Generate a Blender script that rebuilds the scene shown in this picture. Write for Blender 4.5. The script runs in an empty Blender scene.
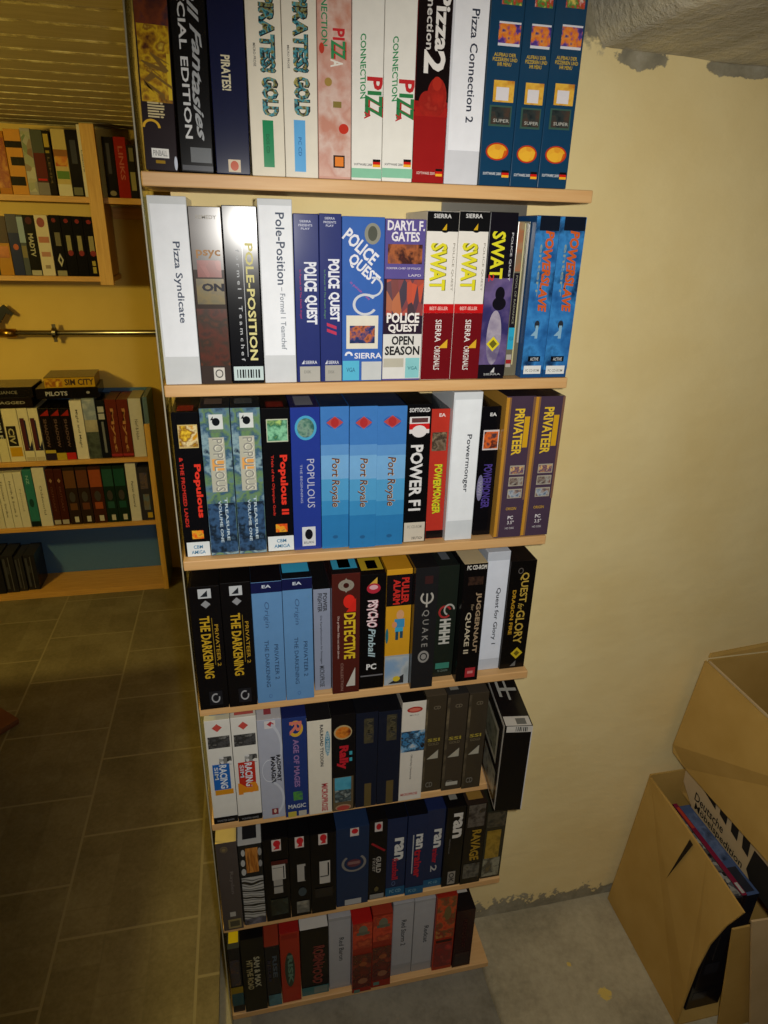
import bpy, bmesh, math, random
from mathutils import Vector, Euler, noise
random.seed(4)
C = bpy.context.scene.collection
sc = bpy.context.scene

# ------------------------------------------------------------------ camera
CAM = Vector((0.10394, -0.93434, 1.52535))
EUL = Euler((1.16583, -0.0248, -0.20963), 'XYZ')
F = 650.89
cd = bpy.data.cameras.new('camera'); cam = bpy.data.objects.new('camera', cd); C.objects.link(cam)
cam.location = CAM; cam.rotation_euler = EUL
cd.sensor_fit = 'HORIZONTAL'; cd.sensor_width = 36.0; cd.lens = 36.0*F/768.0; cd.clip_start = 0.01
sc.camera = cam
M3 = EUL.to_matrix()
def ray(x, y): return M3 @ Vector(((x-384)/F, -(y-512)/F, -1.0))
def ony(x, y, Y):
    d = ray(x, y); return CAM + d*((Y-CAM.y)/d.y)
def onz(x, y, Z):
    d = ray(x, y); return CAM + d*((Z-CAM.z)/d.z)

# ------------------------------------------------------------------ materials
MATS = {}
def lin(h):
    h = h.lstrip('#'); v = [int(h[i:i+2], 16)/255 for i in (0, 2, 4)]
    return [c/12.92 if c <= .04045 else ((c+.055)/1.055)**2.4 for c in v] + [1.0]
def newmat(name):
    m = bpy.data.materials.new(name); m.use_nodes = True
    nt = m.node_tree; b = nt.nodes['Principled BSDF']
    return m, nt, b
def col(h, rough=.18, spec=.22, metal=0.0):
    k = (h, rough, spec, metal)
    if k not in MATS:
        m, nt, b = newmat('paint_'+h)
        # faint print mottle so that no surface is perfectly flat in tone
        tc = nt.nodes.new('ShaderNodeTexCoord'); n = nt.nodes.new('ShaderNodeTexNoise'); n.inputs['Scale'].default_value = 60
        n.inputs['Detail'].default_value = 3
        mx = nt.nodes.new('ShaderNodeMix'); mx.data_type = 'RGBA'
        c = lin(h); mx.inputs[6].default_value = [v*.92 for v in c[:3]]+[1]; mx.inputs[7].default_value = [min(1, v*1.06+.001) for v in c[:3]]+[1]
        nt.links.new(tc.outputs['Object'], n.inputs['Vector']); nt.links.new(n.outputs['Fac'], mx.inputs[0]); nt.links.new(mx.outputs[2], b.inputs['Base Color'])
        b.inputs['Roughness'].default_value = rough; b.inputs['Specular IOR Level'].default_value = spec; b.inputs['Metallic'].default_value = metal
        MATS[k] = m
    return MATS[k]
def pic(cols, scale=60, kind='noise', rough=.2, stretch=(1, 1, 1)):
    k = ('pic', tuple(cols), scale, kind, stretch)
    if k not in MATS:
        m, nt, b = newmat('printed_art')
        tc = nt.nodes.new('ShaderNodeTexCoord'); mp = nt.nodes.new('ShaderNodeMapping'); mp.inputs['Scale'].default_value = stretch
        mp.inputs['Location'].default_value = (random.random()*9, random.random()*9, random.random()*9)
        nt.links.new(tc.outputs['Object'], mp.inputs['Vector'])
        if kind == 'noise':
            n = nt.nodes.new('ShaderNodeTexNoise'); n.inputs['Scale'].default_value = scale; n.inputs['Detail'].default_value = 4; out = n.outputs['Fac']; lo, hi = .32, .68
        elif kind == 'cells':
            n = nt.nodes.new('ShaderNodeTexVoronoi'); n.inputs['Scale'].default_value = scale; out = n.outputs['Color']; lo, hi = .1, .9
        else:
            n = nt.nodes.new('ShaderNodeTexWave'); n.inputs['Scale'].default_value = scale; n.inputs['Distortion'].default_value = 6; n.inputs['Detail'].default_value = 2; out = n.outputs['Fac']; lo, hi = .05, .95
            n.bands_direction = 'Z'
        nt.links.new(mp.outputs[0], n.inputs['Vector'])
        r = nt.nodes.new('ShaderNodeValToRGB'); r.color_ramp.interpolation = 'LINEAR'
        N = len(cols)
        while len(r.color_ramp.elements) < N: r.color_ramp.elements.new(.5)
        for i, c in enumerate(cols):
            r.color_ramp.elements[i].position = lo+(hi-lo)*i/(N-1); r.color_ramp.elements[i].color = lin(c)
        nt.links.new(out, r.inputs['Fac']); nt.links.new(r.outputs['Color'], b.inputs['Base Color'])
        b.inputs['Roughness'].default_value = rough
        MATS[k] = m
    return MATS[k]
def M(s, rough=.18):
    if isinstance(s, str): return col(s, rough)
    if isinstance(s, tuple): return pic(*s)
    return s
def bump(nt, b, h, strength=.4, dist=.01):
    bp = nt.nodes.new('ShaderNodeBump'); bp.inputs['Strength'].default_value = strength; bp.inputs['Distance'].default_value = dist
    nt.links.new(h, bp.inputs['Height']); nt.links.new(bp.outputs[0], b.inputs['Normal'])
def ramp(nt, src, stops):
    r = nt.nodes.new('ShaderNodeValToRGB')
    while len(r.color_ramp.elements) < len(stops): r.color_ramp.elements.new(.5)
    for e, (p, c) in zip(r.color_ramp.elements, stops): e.position = p; e.color = lin(c)
    nt.links.new(src, r.inputs['Fac']); return r.outputs['Color']
def tex(nt, t, **kw):
    n = nt.nodes.new('ShaderNodeTex'+t)
    for k, v in kw.items(): n.inputs[k].default_value = v
    return n
def mixc(nt, fac, a, b):
    mx = nt.nodes.new('ShaderNodeMix'); mx.data_type = 'RGBA'
    nt.links.new(fac, mx.inputs[0])
    for i, s in ((6, a), (7, b)):
        if isinstance(s, str): mx.inputs[i].default_value = lin(s)
        else: nt.links.new(s, mx.inputs[i])
    return mx.outputs[2]
def math_(nt, op, a, b=None, c=None):
    n = nt.nodes.new('ShaderNodeMath'); n.operation = op
    for i, s in enumerate((a, b, c)):
        if s is None: continue
        if isinstance(s, (int, float)): n.inputs[i].default_value = s
        else: nt.links.new(s, n.inputs[i])
    return n.outputs[0]
def clampr(nt, v, lo, hi):
    n = nt.nodes.new('ShaderNodeMapRange'); n.inputs['From Min'].default_value = lo; n.inputs['From Max'].default_value = hi
    nt.links.new(v, n.inputs['Value']); return n.outputs[0]

def wood_mat(name, c1, c2, stretch=(2, 30, 30), rough=.5):
    m, nt, b = newmat(name)
    tc = tex(nt, 'Coord') if False else nt.nodes.new('ShaderNodeTexCoord')
    mp = nt.nodes.new('ShaderNodeMapping'); mp.inputs['Scale'].default_value = stretch
    nt.links.new(tc.outputs['Object'], mp.inputs['Vector'])
    n = tex(nt, 'Noise', Scale=4.0, Detail=6.0, Roughness=.6, Distortion=.6); nt.links.new(mp.outputs[0], n.inputs['Vector'])
    nt.links.new(ramp(nt, n.outputs['Fac'], [(.3, c1), (.7, c2)]), b.inputs['Base Color'])
    b.inputs['Roughness'].default_value = rough
    bump(nt, b, n.outputs['Fac'], .08, .002)
    return m
BEECH = wood_mat('beech_veneer', 'cc9c62', 'dab078')
PINE = wood_mat('pine', 'b98a3c', 'd0a552', (30, 30, 2))
PINEH = wood_mat('pine_board', 'b08038', 'c89848')
def cardboard_mat(name, c1, c2):
    m, nt, b = newmat(name)
    tc = nt.nodes.new('ShaderNodeTexCoord')
    n = tex(nt, 'Noise', Scale=9.0, Detail=6.0); nt.links.new(tc.outputs['Object'], n.inputs['Vector'])
    w = tex(nt, 'Wave', Scale=60.0, Distortion=1.0); nt.links.new(tc.outputs['Object'], w.inputs['Vector'])
    nt.links.new(ramp(nt, n.outputs['Fac'], [(.3, c1), (.7, c2)]), b.inputs['Base Color'])
    b.inputs['Roughness'].default_value = .8; b.inputs['Specular IOR Level'].default_value = .2
    bump(nt, b, w.outputs['Fac'], .06, .001)
    return m
CARD = cardboard_mat('corrugated_card', 'b08c46', 'be9a54')
CARDP = cardboard_mat('pale_corrugated_card', 'c0a578', 'cdb48a')

# ------------------------------------------------------------------ mesh helpers
def link(name, me, parent=None):
    o = bpy.data.objects.new(name, me); C.objects.link(o)
    if parent: o.parent = parent
    return o
def finish(name, bm, mats, parent=None, smooth=False):
    bmesh.ops.recalc_face_normals(bm, faces=bm.faces)
    me = bpy.data.meshes.new(name); bm.to_mesh(me); bm.free()
    for m in (mats if isinstance(mats, (list, tuple)) else [mats]): me.materials.append(m)
    if smooth:
        for p in me.polygons: p.use_smooth = True
    return link(name, me, parent)
def add_box(bm, x0, x1, y0, y1, z0, z1, mi=0, bev=0.0, mat4=None):
    vs = [bm.verts.new((x, y, z)) for x in (x0, x1) for y in (y0, y1) for z in (z0, z1)]
    fs = [bm.faces.new([vs[i] for i in q]) for q in ((0, 1, 3, 2), (4, 6, 7, 5), (0, 4, 5, 1), (2, 3, 7, 6), (0, 2, 6, 4), (1, 5, 7, 3))]
    for f in fs: f.material_index = mi
    if bev:
        es = list({e for f in fs for e in f.edges})
        r = bmesh.ops.bevel(bm, geom=es, offset=bev, segments=2, affect='EDGES', profile=.5)
        for f in r['faces']: f.material_index = mi
        vs = list({v for f in bm.faces for v in f.verts}) if mat4 else vs
    if mat4:
        for v in vs: v.co = mat4 @ v.co
    return fs
def box_obj(name, x0, x1, y0, y1, z0, z1, m, parent=None, bev=0.002):
    bm = bmesh.new(); add_box(bm, x0, x1, y0, y1, z0, z1, 0, bev); return finish(name, bm, m, parent)
def prism(name, pts, thick, m, parent=None):
    """pts: closed 3-D outline (planar); thickened along its normal by thick"""
    bm = bmesh.new(); vs = [bm.verts.new(p) for p in pts]; f = bm.faces.new(vs); f.normal_update(); n = f.normal.copy()
    r = bmesh.ops.extrude_face_region(bm, geom=[f])
    for v in r['geom']:
        if isinstance(v, bmesh.types.BMVert): v.co += n*thick
    return finish(name, bm, m, parent)
def tube(bm, p0, p1, r, seg=16, cap=True):
    p0, p1 = Vector(p0), Vector(p1); d = (p1-p0).normalized(); a = d.orthogonal().normalized(); b = d.cross(a)
    rings = []
    for p in (p0, p1): rings.append([bm.verts.new(p+(a*math.cos(t)+b*math.sin(t))*r) for t in [2*math.pi*i/seg for i in range(seg)]])
    for i in range(seg): bm.faces.new((rings[0][i], rings[0][(i+1) % seg], rings[1][(i+1) % seg], rings[1][i]))
    if cap: bm.faces.new(rings[0]); bm.faces.new(rings[1])
def empty(name, loc=(0, 0, 0), rz=0):
    o = bpy.data.objects.new(name, None); C.objects.link(o); o.location = loc; o.rotation_euler = (0, 0, rz); o.empty_display_size = .05
    return o
def tag(o, label, cat, group=None, kind=None):
    if label: o['label'] = label
    if cat: o['category'] = cat
    if group: o['group'] = group
    if kind: o['kind'] = kind
    return o

# ------------------------------------------------------------------ lettering
FC = {}
def glyphs(text, bold):
    k = (text, bold)
    if k not in FC:
        cu = bpy.data.curves.new('t', 'FONT'); cu.body = text; cu.resolution_u = 2; cu.offset = bold; cu.fill_mode = 'FRONT'; cu.align_x = 'LEFT'
        o = bpy.data.objects.new('t', cu); C.objects.link(o)
        dg = bpy.context.evaluated_depsgraph_get(); dg.update()
        me = bpy.data.meshes.new_from_object(o.evaluated_get(dg))
        vs = [(v.co.x, v.co.y) for v in me.vertices]; fs = [tuple(p.vertices) for p in me.polygons]
        bpy.data.objects.remove(o); bpy.data.curves.remove(cu); bpy.data.meshes.remove(me)
        x0 = min(v[0] for v in vs); x1 = max(v[0] for v in vs); y0 = min(v[1] for v in vs); y1 = max(v[1] for v in vs)
        FC[k] = ([((x-x0)/(x1-x0), (y-y0)/(y1-y0)) for x, y in vs], fs)
    return FC[k]
def lettering(parent, text, fn, m, bold=0.0, shear=0.0, wave=0.0, name='title_lettering'):
    """fn maps unit text coordinates (s along the line, t up) to the parent's local space"""
    vs, fs = glyphs(text, bold)
    me = bpy.data.meshes.new(name)
    vv = []
    for s, t in vs:
        s2 = s+shear*(t-.5); t2 = t+wave*math.sin(s*14)
        vv.append(fn(s2, t2))
    me.from_pydata(vv, [], fs); me.materials.append(m)
    return link(name, me, parent)

# ------------------------------------------------------------------ a boxed game: local x 0..w, z 0..h, front at y = 0 facing -y
PN = {'p': 'printed_panel', 'e': 'round_emblem', 's': 'label_sticker', 'b': 'colour_band', 'r': 'ring_emblem', 'g': 'triangle_emblem', 'q': 'diamond_emblem'}
def carton(name, w, d, h, body, top=None, side=None, bev=.0009):
    bm = bmesh.new()
    add_box(bm, 0, w, 0, d, 0, h, 0, bev)
    bm.faces.ensure_lookup_table()
    for f in bm.faces:
        f.normal_update()
        if f.normal.z > .9: f.material_index = 1
        elif abs(f.normal.x) > .9: f.material_index = 2
    # tuck-flap line and lid slit in the top
    return finish(name, bm, [M(body, .55) if isinstance(body, str) and int(body[:2], 16) > 0xb8 else M(body), M(top or body), M(side or body)])
def decorate(o, w, h, items, V):
    """items in spine coordinates: u fractions, v through V (pixel row -> height)"""
    lay = [0.0004]; stick = None
    for it in items:
        k = it[0]; y = -lay[0]; lay[0] += .00012
        if k == 't':
            _, text, u0, u1, ya, yb, c = it[:7]; op = it[7] if len(it) > 7 else {}
            za, zb = V(ya), V(yb); d = op.get('d', 'd')
            if d == 'd': fn = lambda s, t, y=y: (w*(u0+(u1-u0)*t), y, za+(zb-za)*s)
            elif d == 'h': fn = lambda s, t, y=y: (w*(u0+(u1-u0)*s), y, zb+(za-zb)*t)
            else:
                a = op['a']; cx, cz = w*(u0+u1)/2, (za+zb)/2; L, H = op['L']*w, op['H']*w
                fn = lambda s, t, y=y: (cx+(s-.5)*L*math.cos(a)-(t-.5)*H*math.sin(a), y, cz+(s-.5)*L*math.sin(a)+(t-.5)*H*math.cos(a))
            par = o
            if stick and stick[0] <= (u0+u1)/2 <= stick[1] and stick[2] <= (ya+yb)/2 <= stick[3]: par = stick[4]
            if 'o' in op:
                lo2 = lettering(o, text, lambda s, t: tuple(Vector(fn(s, t))+Vector((.0012*op.get('oe', 1), .00006, -.0004))), M(op['o']), op.get('b', .02)+.02, op.get('sh', 0), op.get('w', 0), 'lettering_outline')
            lt = lettering(par, text, fn, M(c, .6), op.get('b', .012), op.get('sh', 0), op.get('w', 0), op.get('n', 'title_lettering'))
            if 'o' in op: lo2.parent = lt
            continue
        _, u0, u1, ya, yb, c = it[:6]; op = it[6] if len(it) > 6 else {}
        x0, x1 = w*u0, w*u1; z1, z0 = V(ya), V(yb); z0 = max(z0, .0006); z1 = min(z1, h-.0006)
        if z1 <= z0: continue
        cx, cz, rx, rz = (x0+x1)/2, (z0+z1)/2, (x1-x0)/2, (z1-z0)/2
        if k in 'psb': pts = [(x0, z0), (x1, z0), (x1, z1), (x0, z1)]
        elif k == 'g': pts = [(x0, z0), (x1, z0), (x1, z1)]
        elif k == 'q': pts = [(cx-rx, cz), (cx, cz-rz), (cx+rx, cz), (cx, cz+rz)]
        else: pts = [(cx+rx*math.cos(t), cz+rz*math.sin(t)) for t in [math.pi*2*i/24 for i in range(24)]]
        me = bpy.data.meshes.new('panel')
        if k == 'r':
            a0, a1 = op.get('arc', (0, 360)); f = op.get('f', .7)
            out = []; n = 24
            for i in range(n+1):
                t = math.radians(a0+(a1-a0)*i/n); out += [(cx+rx*math.cos(t), y, cz+rz*math.sin(t)), (cx+rx*f*math.cos(t), y, cz+rz*f*math.sin(t))]
            me.from_pydata(out, [], [(2*i, 2*i+2, 2*i+3, 2*i+1) for i in range(n)])
        else:
            me.from_pydata([(a, y, b) for a, b in pts], [], [tuple(range(len(pts)))])
        me.materials.append(M(c, .55) if isinstance(c, str) and int(c[:2], 16) > 0xd0 else M(c))
        nm = op.get('n', 'picture_panel' if (k == 'p' and isinstance(c, tuple)) else PN[k])
        par = o
        if stick and k != 's' and stick[0] <= u0 and u1 <= stick[1] and stick[2] <= ya and yb <= stick[3]: par = stick[4]
        ob = link(nm, me, par)
        if k in 'sp' and par is o and (u1-u0) < .97: stick = (u0, u1, ya, yb, ob)

CROP = {'A1': (120, 0, 3.2), 'A2': (340, 0, 2.954), 'B1': (140, 180, 3.339), 'B2': (340, 180, 2.954), 'C1': (160, 380, 3.491), 'C2': (360, 380, 3.491),
        'D1': (180, 540, 3.84), 'D2': (360, 540, 3.84), 'E1': (190, 670, 4.042), 'E2': (360, 670, 4.042), 'F1': (200, 790, 4.518), 'F2': (350, 780, 4.518),
        'G1': (210, 880, 5.12), 'G2': (350, 870, 5.12)}
BOARD_Z = [1.58764, 1.32455, 1.05171, 0.76758, 0.49594, 0.20485, -0.08815]
BACK = 0.127
def build_row(row, group, boxes, name='game_box'):
    zt = BOARD_Z[row]+.0004
    pl = []
    for (cr, xl, xr, top, bot, body, label, items, *rest) in boxes:
        op = rest[0] if rest else {}
        ox, oy, s = CROP[cr]
        P = lambda x, y: (ox+x/s, oy+y/s)
        if 'yf' in op: yf = op['yf']
        elif row == 0: yf = .003
        elif row == 1: yf = .004
        else:
            yf = max(-.012, min(.06, onz(*P((xl+xr)/2-(6 if row > 2 else 0), bot), zt).y))
        t2 = top if top is not None else 0
        ym = (t2+bot)/2
        a = ony(*P(xl, ym), yf).x; b = ony(*P(xr, ym), yf).x
        pl.append([a, b, yf, (cr, xl, xr, top, bot, ym, body, label, items, op)])
    pl[0][0] = max(pl[0][0], .0008)
    for i in range(len(pl)-1):
        p, q = pl[i], pl[i+1]
        if q[0] < p[1]+.0006:
            m = (p[1]+q[0])/2; p[1] = m-.0003; q[0] = m+.0003
    for a, b, yf, (cr, xl, xr, top, bot, ym, body, label, items, op) in pl:
        ox, oy, s = CROP[cr]; xm = (xl+xr)/2
        # pixel row -> height above the board, followed along the spine's own centre line
        def V(y, cxw=(a+b)/2):
            py = oy+y/s; z = 1.0
            px = ox+xm/s
            for _ in range(4):
                p = ony(px, py, yf); z = p.z
                # move px so the point stays on the spine's centre line
                d = 2.0; p2 = ony(px+d, py, yf); px += d*(cxw-p.x)/(p2.x-p.x)
            return z-zt
        h = V(top) if top is not None else .238
        h = op.get('h', h)
        w = b-a; d = BACK-yf
        if row > 0: h = min(h, BOARD_Z[row-1]-.0165-.003-zt)
        d = op.get('d', d); w -= op.get('dw', 0)
        o = carton(name, w, d, h, body, op.get('top'), op.get('side'))
        o.location = (a, yf, zt)
        if op.get('lean'): o.rotation_euler = (0, math.radians(op['lean']), 0); o.location.z += w*math.sin(math.radians(op['lean']))+.0003
        tag(o, label, 'game box', group)
        decorate(o, w, h, items, V)
        for (u0, u1, v0, v1, c) in op.get('lid', []):
            me = bpy.data.meshes.new('lid_label'); z = h+.0004
            me.from_pydata([(w*u0, d*v0, z), (w*u1, d*v0, z), (w*u1, d*v1, z), (w*u0, d*v1, z)], [], [(0, 1, 2, 3)]); me.materials.append(M(c)); link('lid_label', me, o)
def t(text, u0, u1, ya, yb, c, **k): return ("t", text, u0, u1, ya, yb, c, k)
def th(text, u0, u1, ya, yb, c, **k): k["d"] = "h"; return ("t", text, u0, u1, ya, yb, c, k)
def p(u0, u1, a, b, c, **k): return ('p', u0, u1, a, b, c, k)
def e(u0, u1, a, b, c, **k): return ('e', u0, u1, a, b, c, k)
def st(u0, u1, a, b, c, **k): return ('s', u0, u1, a, b, c, k)
def bd(u0, u1, a, b, c, **k): return ('b', u0, u1, a, b, c, k)
def rg(u0, u1, a, b, c, **k): return ('r', u0, u1, a, b, c, k)
def tri(u0, u1, a, b, c, **k): return ('g', u0, u1, a, b, c, k)
def dia(u0, u1, a, b, c, **k): return ('q', u0, u1, a, b, c, k)
def flag(u0, u1, a, b):
    s = (b-a)/3; return [p(u0, u1, a, a+s, '151515'), p(u0, u1, a+s, a+2*s, 'd02018'), p(u0, u1, a+2*s, b, 'f0b020')]
def barcode(u0, u1, a, b, n=9):
    r = []
    for i in range(n):
        x = u0+(u1-u0)*i/n; r.append(p(x, x+(u1-u0)/n*(.35+.3*((i*7) % 3)/2), a, b, '202424', n='barcode_bar'))
    return r
def gold_art(c): return (('20282c', '8a8448', '4aa0b0', '1a1c24', 'b0a860'), 160)
WHITE = 'eceae2'

# ================================================================== THE TOWER SHELF
tower = empty('tower_shelf', (0, 0, -.126))
tag(tower, 'tall open beech shelf tower packed with game boxes', 'shelf')
TZ = .126
for z in BOARD_Z:
    bm = bmesh.new(); add_box(bm, -.002, .602, -.0, .130, z-.0165+TZ, z+TZ, 0, .0016); finish('shelf_board', bm, BEECH, tower)
m, nt, b = newmat('clear_acrylic')
for n in list(nt.nodes): nt.nodes.remove(n)
out = nt.nodes.new('ShaderNodeOutputMaterial'); mx = nt.nodes.new('ShaderNodeMixShader'); tr = nt.nodes.new('ShaderNodeBsdfTransparent'); gl = nt.nodes.new('ShaderNodeBsdfGlossy')
tr.inputs['Color'].default_value = (.9, .92, .9, 1); gl.inputs['Roughness'].default_value = .06; fr = nt.nodes.new('ShaderNodeFresnel'); fr.inputs['IOR'].default_value = 1.35
nt.links.new(fr.outputs[0], mx.inputs[0]); nt.links.new(tr.outputs[0], mx.inputs[1]); nt.links.new(gl.outputs[0], mx.inputs[2]); nt.links.new(mx.outputs[0], out.inputs[0])
ACRYL = m
def side_strip(nm, x0, x1, y0, y1, m):          # upright sheet, bowed slightly inwards above the top board
    bm = bmesh.new(); zs = [-.0165, 1.58+TZ, 1.70+TZ, 1.832+TZ]; off = [0, 0, .0015, .0062]
    rings = [[bm.verts.new(q) for q in ((x0+o_, y0, z_), (x1+o_, y0, z_), (x1+o_, y1, z_), (x0+o_, y1, z_))] for z_, o_ in zip(zs, off)]
    for r0, r1 in zip(rings, rings[1:]):
        for k in range(4): bm.faces.new((r0[k], r0[(k+1) % 4], r1[(k+1) % 4], r1[k]))
    bm.faces.new(rings[0]); bm.faces.new(rings[-1])
    return finish(nm, bm, m, tower)
side_strip('clear_side_panel', -.0052, -.0026, .0008, .130, ACRYL)
side_strip('panel_edge_strip', -.0049, -.0030, -.0012, .0006, col('a39e88', .3))
box_obj('plinth', .03, .57, .03, .125, -.0165, .021, BEECH, tower, .001)
bm = bmesh.new()
add_box(bm, .42, .56, .1275, .130, 1.52+TZ, 1.571+TZ); finish('wall_bracket', bm, col('8d8a80', .35, .5, .6), tower)

# ---- first shelf
TEAL = '173f5e'
def teal_items(dy):
    r = [p(.3, .9, -40, 20+dy, (('d8d0c0', 'c02820', '2c8a40', 'e0c060'), 120)),
         p(.27, .93, 70+dy, 142+dy, 'dcdce4'), p(.27, .93, 76+dy, 134+dy, (('3a2a70', '5a3c98', 'e07828', 'e89040', '2a3880'), 90)),
         th('AUFBAU DER', .18, .85, 163+dy, 174+dy, 'c8a838', b=.02, n='small_lettering'), th('PIZZERIEN UND', .15, .9, 177+dy, 188+dy, 'c8a838', b=.02, n='small_lettering'), th('IHR MENU', .3, .72, 191+dy, 202+dy, 'c8a838', b=.02, n='small_lettering'),
         p(.24, .88, 244+dy, 308+dy, (('d8a030', 'e8b848', 'c07828'), 60)), p(.33, .72, 264+dy, 303+dy, 'e0dce0'),
         p(.16, .86, 318+dy, 380+dy, '3c5a50'), p(.22, .82, 323+dy, 374+dy, (('20282c', '303838', '4a3c34'), 120)), th('SUPER', .3, .8, 358+dy, 368+dy, 'b0b0a8', n='small_lettering'),
         e(.14, .86, 428+dy, 480+dy, 'c03818'), e(.19, .81, 432+dy, 476+dy, (('e8a020', 'f0b838', 'c84818', 'e8c848'), 90, 'cells')),
         th('SOFTWARE 2000', .1, .68, 513+dy*.6, 521+dy*.6, 'd8dce0', n='small_lettering')] + flag(.7, .93, 506+dy*.6, 527+dy*.6)
    return r
def conn_items(dx):
    return [t('CONNECTION', .26, .44, 100+dx, 292+dx, '1f8a50', sh=-.02, b=.02), t('P', .48, .98, 226+dx, 265+dx, 'c01c20', b=.03), t('I', .5, .95, 268+dx, 280+dx, '1f7a40', b=.03), t('ZZ', .42, .98, 280+dx, 345+dx, '1f7a40', b=.03, o='b82028'),
            t('A', .4, .6, 330+dx, 352+dx, 'b82028', b=.03), th('SOFTWARE 2000', .08, .68, 483, 490, '404448', n='small_lettering'), bd(0, 1, 498, 526, '8cc8a8')] + flag(.7, .95, 470, 493)
build_row(0, 'game boxes on the top shelf of the tower', [
 ('A1', 55, 172, None, 548, '2a2226', 'dark box with yellow swirling artwork, leftmost on the top shelf', [
    p(.02, .98, -200, 120, (('2a1a2a', '5a2a20', '7a3a20', '3a2838'), 40)), p(.05, .97, 80, 330, (('5a3018', 'a87818', 'd8b020', '8a5a18', 'e0c040'), 70)),
    p(.86, .97, 170, 320, 'd8b818'), t('WILD', .25, .85, 175, 320, '7a5a14', w=.25, sh=.3, b=.03), t('illili', .2, .7, 330, 380, 'd0c090', b=.02, n='small_lettering'),
    rg(.0, .55, 385, 440, 'd8a818', arc=(0, 180), f=.72), st(.22, .75, 478, 508, 'e8e8e4'), th('PINBALL', .27, .7, 484, 502, '888888'), p(.33, .62, 516, 526, '9a7818'), e(.9, 1, 500, 545, 'c8d0e0')], {'lean': 1.5, 'h': .234, 'dw': .0032}),
 ('A1', 172, 290, None, 550, '101012', 'glossy black box with wavy white script and capitals, second on the top shelf', [
    t('SPECIAL EDITION', .2, .42, -105, 447, 'd4d6d8', b=.02), t('Pinball Fantasies', .52, .82, -230, 450, 'a8acb0', w=.12, sh=.05, b=.025), st(.32, .95, 474, 522, '707478'), p(.05, .98, 532, 548, '585a60')], {'lean': .9, 'h': .234, 'dw': .0026}),
 ('A1', 290, 410, None, 555, '171c3c', 'dark navy box with one short cream title, third on the top shelf', [
    t('PIRATES!', .3, .56, 178, 292, 'd8d0b0', b=.03), st(.36, .72, 512, 552, 'd8c8b0'), e(.42, .66, 516, 548, 'c05028')], {'lean': .4, 'dw': .002}),
 ('A1', 410, 522, None, 558, 'e6dfcc', 'cream box with marbled metallic title and green label', [
    t('PIRATES!', .36, .8, -30, 232, gold_art(0), b=.05, o='1a2028'), t('GOLD', .38, .84, 245, 372, gold_art(0), b=.05, o='1a2028'), t('MICRO PROSE', .18, .25, 140, 215, '4a4844', n='small_lettering'), st(.36, .68, 385, 535, '1f8a58'), t('DOS CD', .45, .55, 430, 490, '125838', n='small_lettering')]),
 ('A1', 522, 632, None, 562, 'e6e0d0', 'cream box with marbled metallic title and sky blue label', [
    t('PIRATES!', .3, .74, -30, 232, gold_art(0), b=.05, o='1a2028'), t('GOLD', .3, .76, 245, 372, gold_art(0), b=.05, o='1a2028'), t('MICRO PROSE', .14, .2, 148, 222, '4a4844', n='small_lettering'), st(.28, .62, 385, 550, '62aee6'), t('PC CD', .4, .5, 440, 500, '2a6aa8', n='small_lettering')]),
 ('A1', 632, 740, None, 566, 'd0a090', 'pink mottled box with red, green and white diagonal title on the top shelf', [
    p(.02, .98, -200, 565, (('d8b0a0', 'cc9888', 'dcc0b4', 'c88c78'), 26)), t('CONNECTION', .12, .3, -90, 150, '2a8a58', b=.02), t('PI', .45, .8, 90, 128, 'c82028', b=.03), t('ZZ', .4, .82, 128, 190, '2a8a50', b=.03, o='c82028'), t('A', .38, .75, 190, 216, 'eeeae0', b=.03),
    e(.62, .92, 395, 428, 'c83828'), e(.2, .42, 250, 278, 'a88a48'), e(.05, .2, 140, 175, 'c04030'), p(.45, .7, 325, 345, '8a7a40'), st(.45, .8, 497, 537, '33241c'), st(.5, .76, 502, 532, 'e88018')]),
 ('A2', 35, 128, None, 525, WHITE, 'white box with green and red pizza title, left one of the two alike', conn_items(0)),
 ('A2', 128, 222, None, 530, WHITE, 'white box with green and red pizza title, right one beside the red box', conn_items(8)),
 ('A2', 222, 320, None, 536, '9c1d1e', 'black and red box with big white title and red figure', [
    p(0, 1, -300, 300, '140d10'), t('Pizza', .52, .95, -30, 150, 'ece8e4', b=.03), t('connection', .26, .46, -80, 148, 'd8d4d0', b=.015), t('2', .22, .86, 148, 218, 'ece8e4', b=.03),
    p(0, 1, 318, 345, 'a82420'), e(.35, .95, 228, 345, (('b02820', '98201c', 'c04030'), 60)), e(.1, .6, 270, 345, (('b02820', '98201c', 'c04030'), 60)), e(.5, .78, 226, 268, 'b43024'), th('SOFTWARE 2000', .12, .7, 508, 516, 'e0c8c0', n='small_lettering')] + flag(.72, .93, 498, 520)),
 ('A2', 321, 425, None, 540, 'd4d6dc', 'plain white slipcase with dark printed title, left of the teal boxes', [st(.06, .99, -300, 445, 'eef0f6'), t('Pizza Connection 2', .52, .74, 25, 362, '2c3244', b=.016)]),
 ('A2', 429, 525, None, 543, TEAL, 'teal blue box with small pictures, left one of three alike on the top shelf', teal_items(-6), {'side': '5a6a78'}),
 ('A2', 525, 611, None, 546, TEAL, 'teal blue box with small pictures, middle one of three alike on the top shelf', teal_items(2)),
 ('A2', 611, 701, None, 549, TEAL, 'teal blue box with small pictures, rightmost of the top shelf by the yellow wall', teal_items(4)),
])

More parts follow.
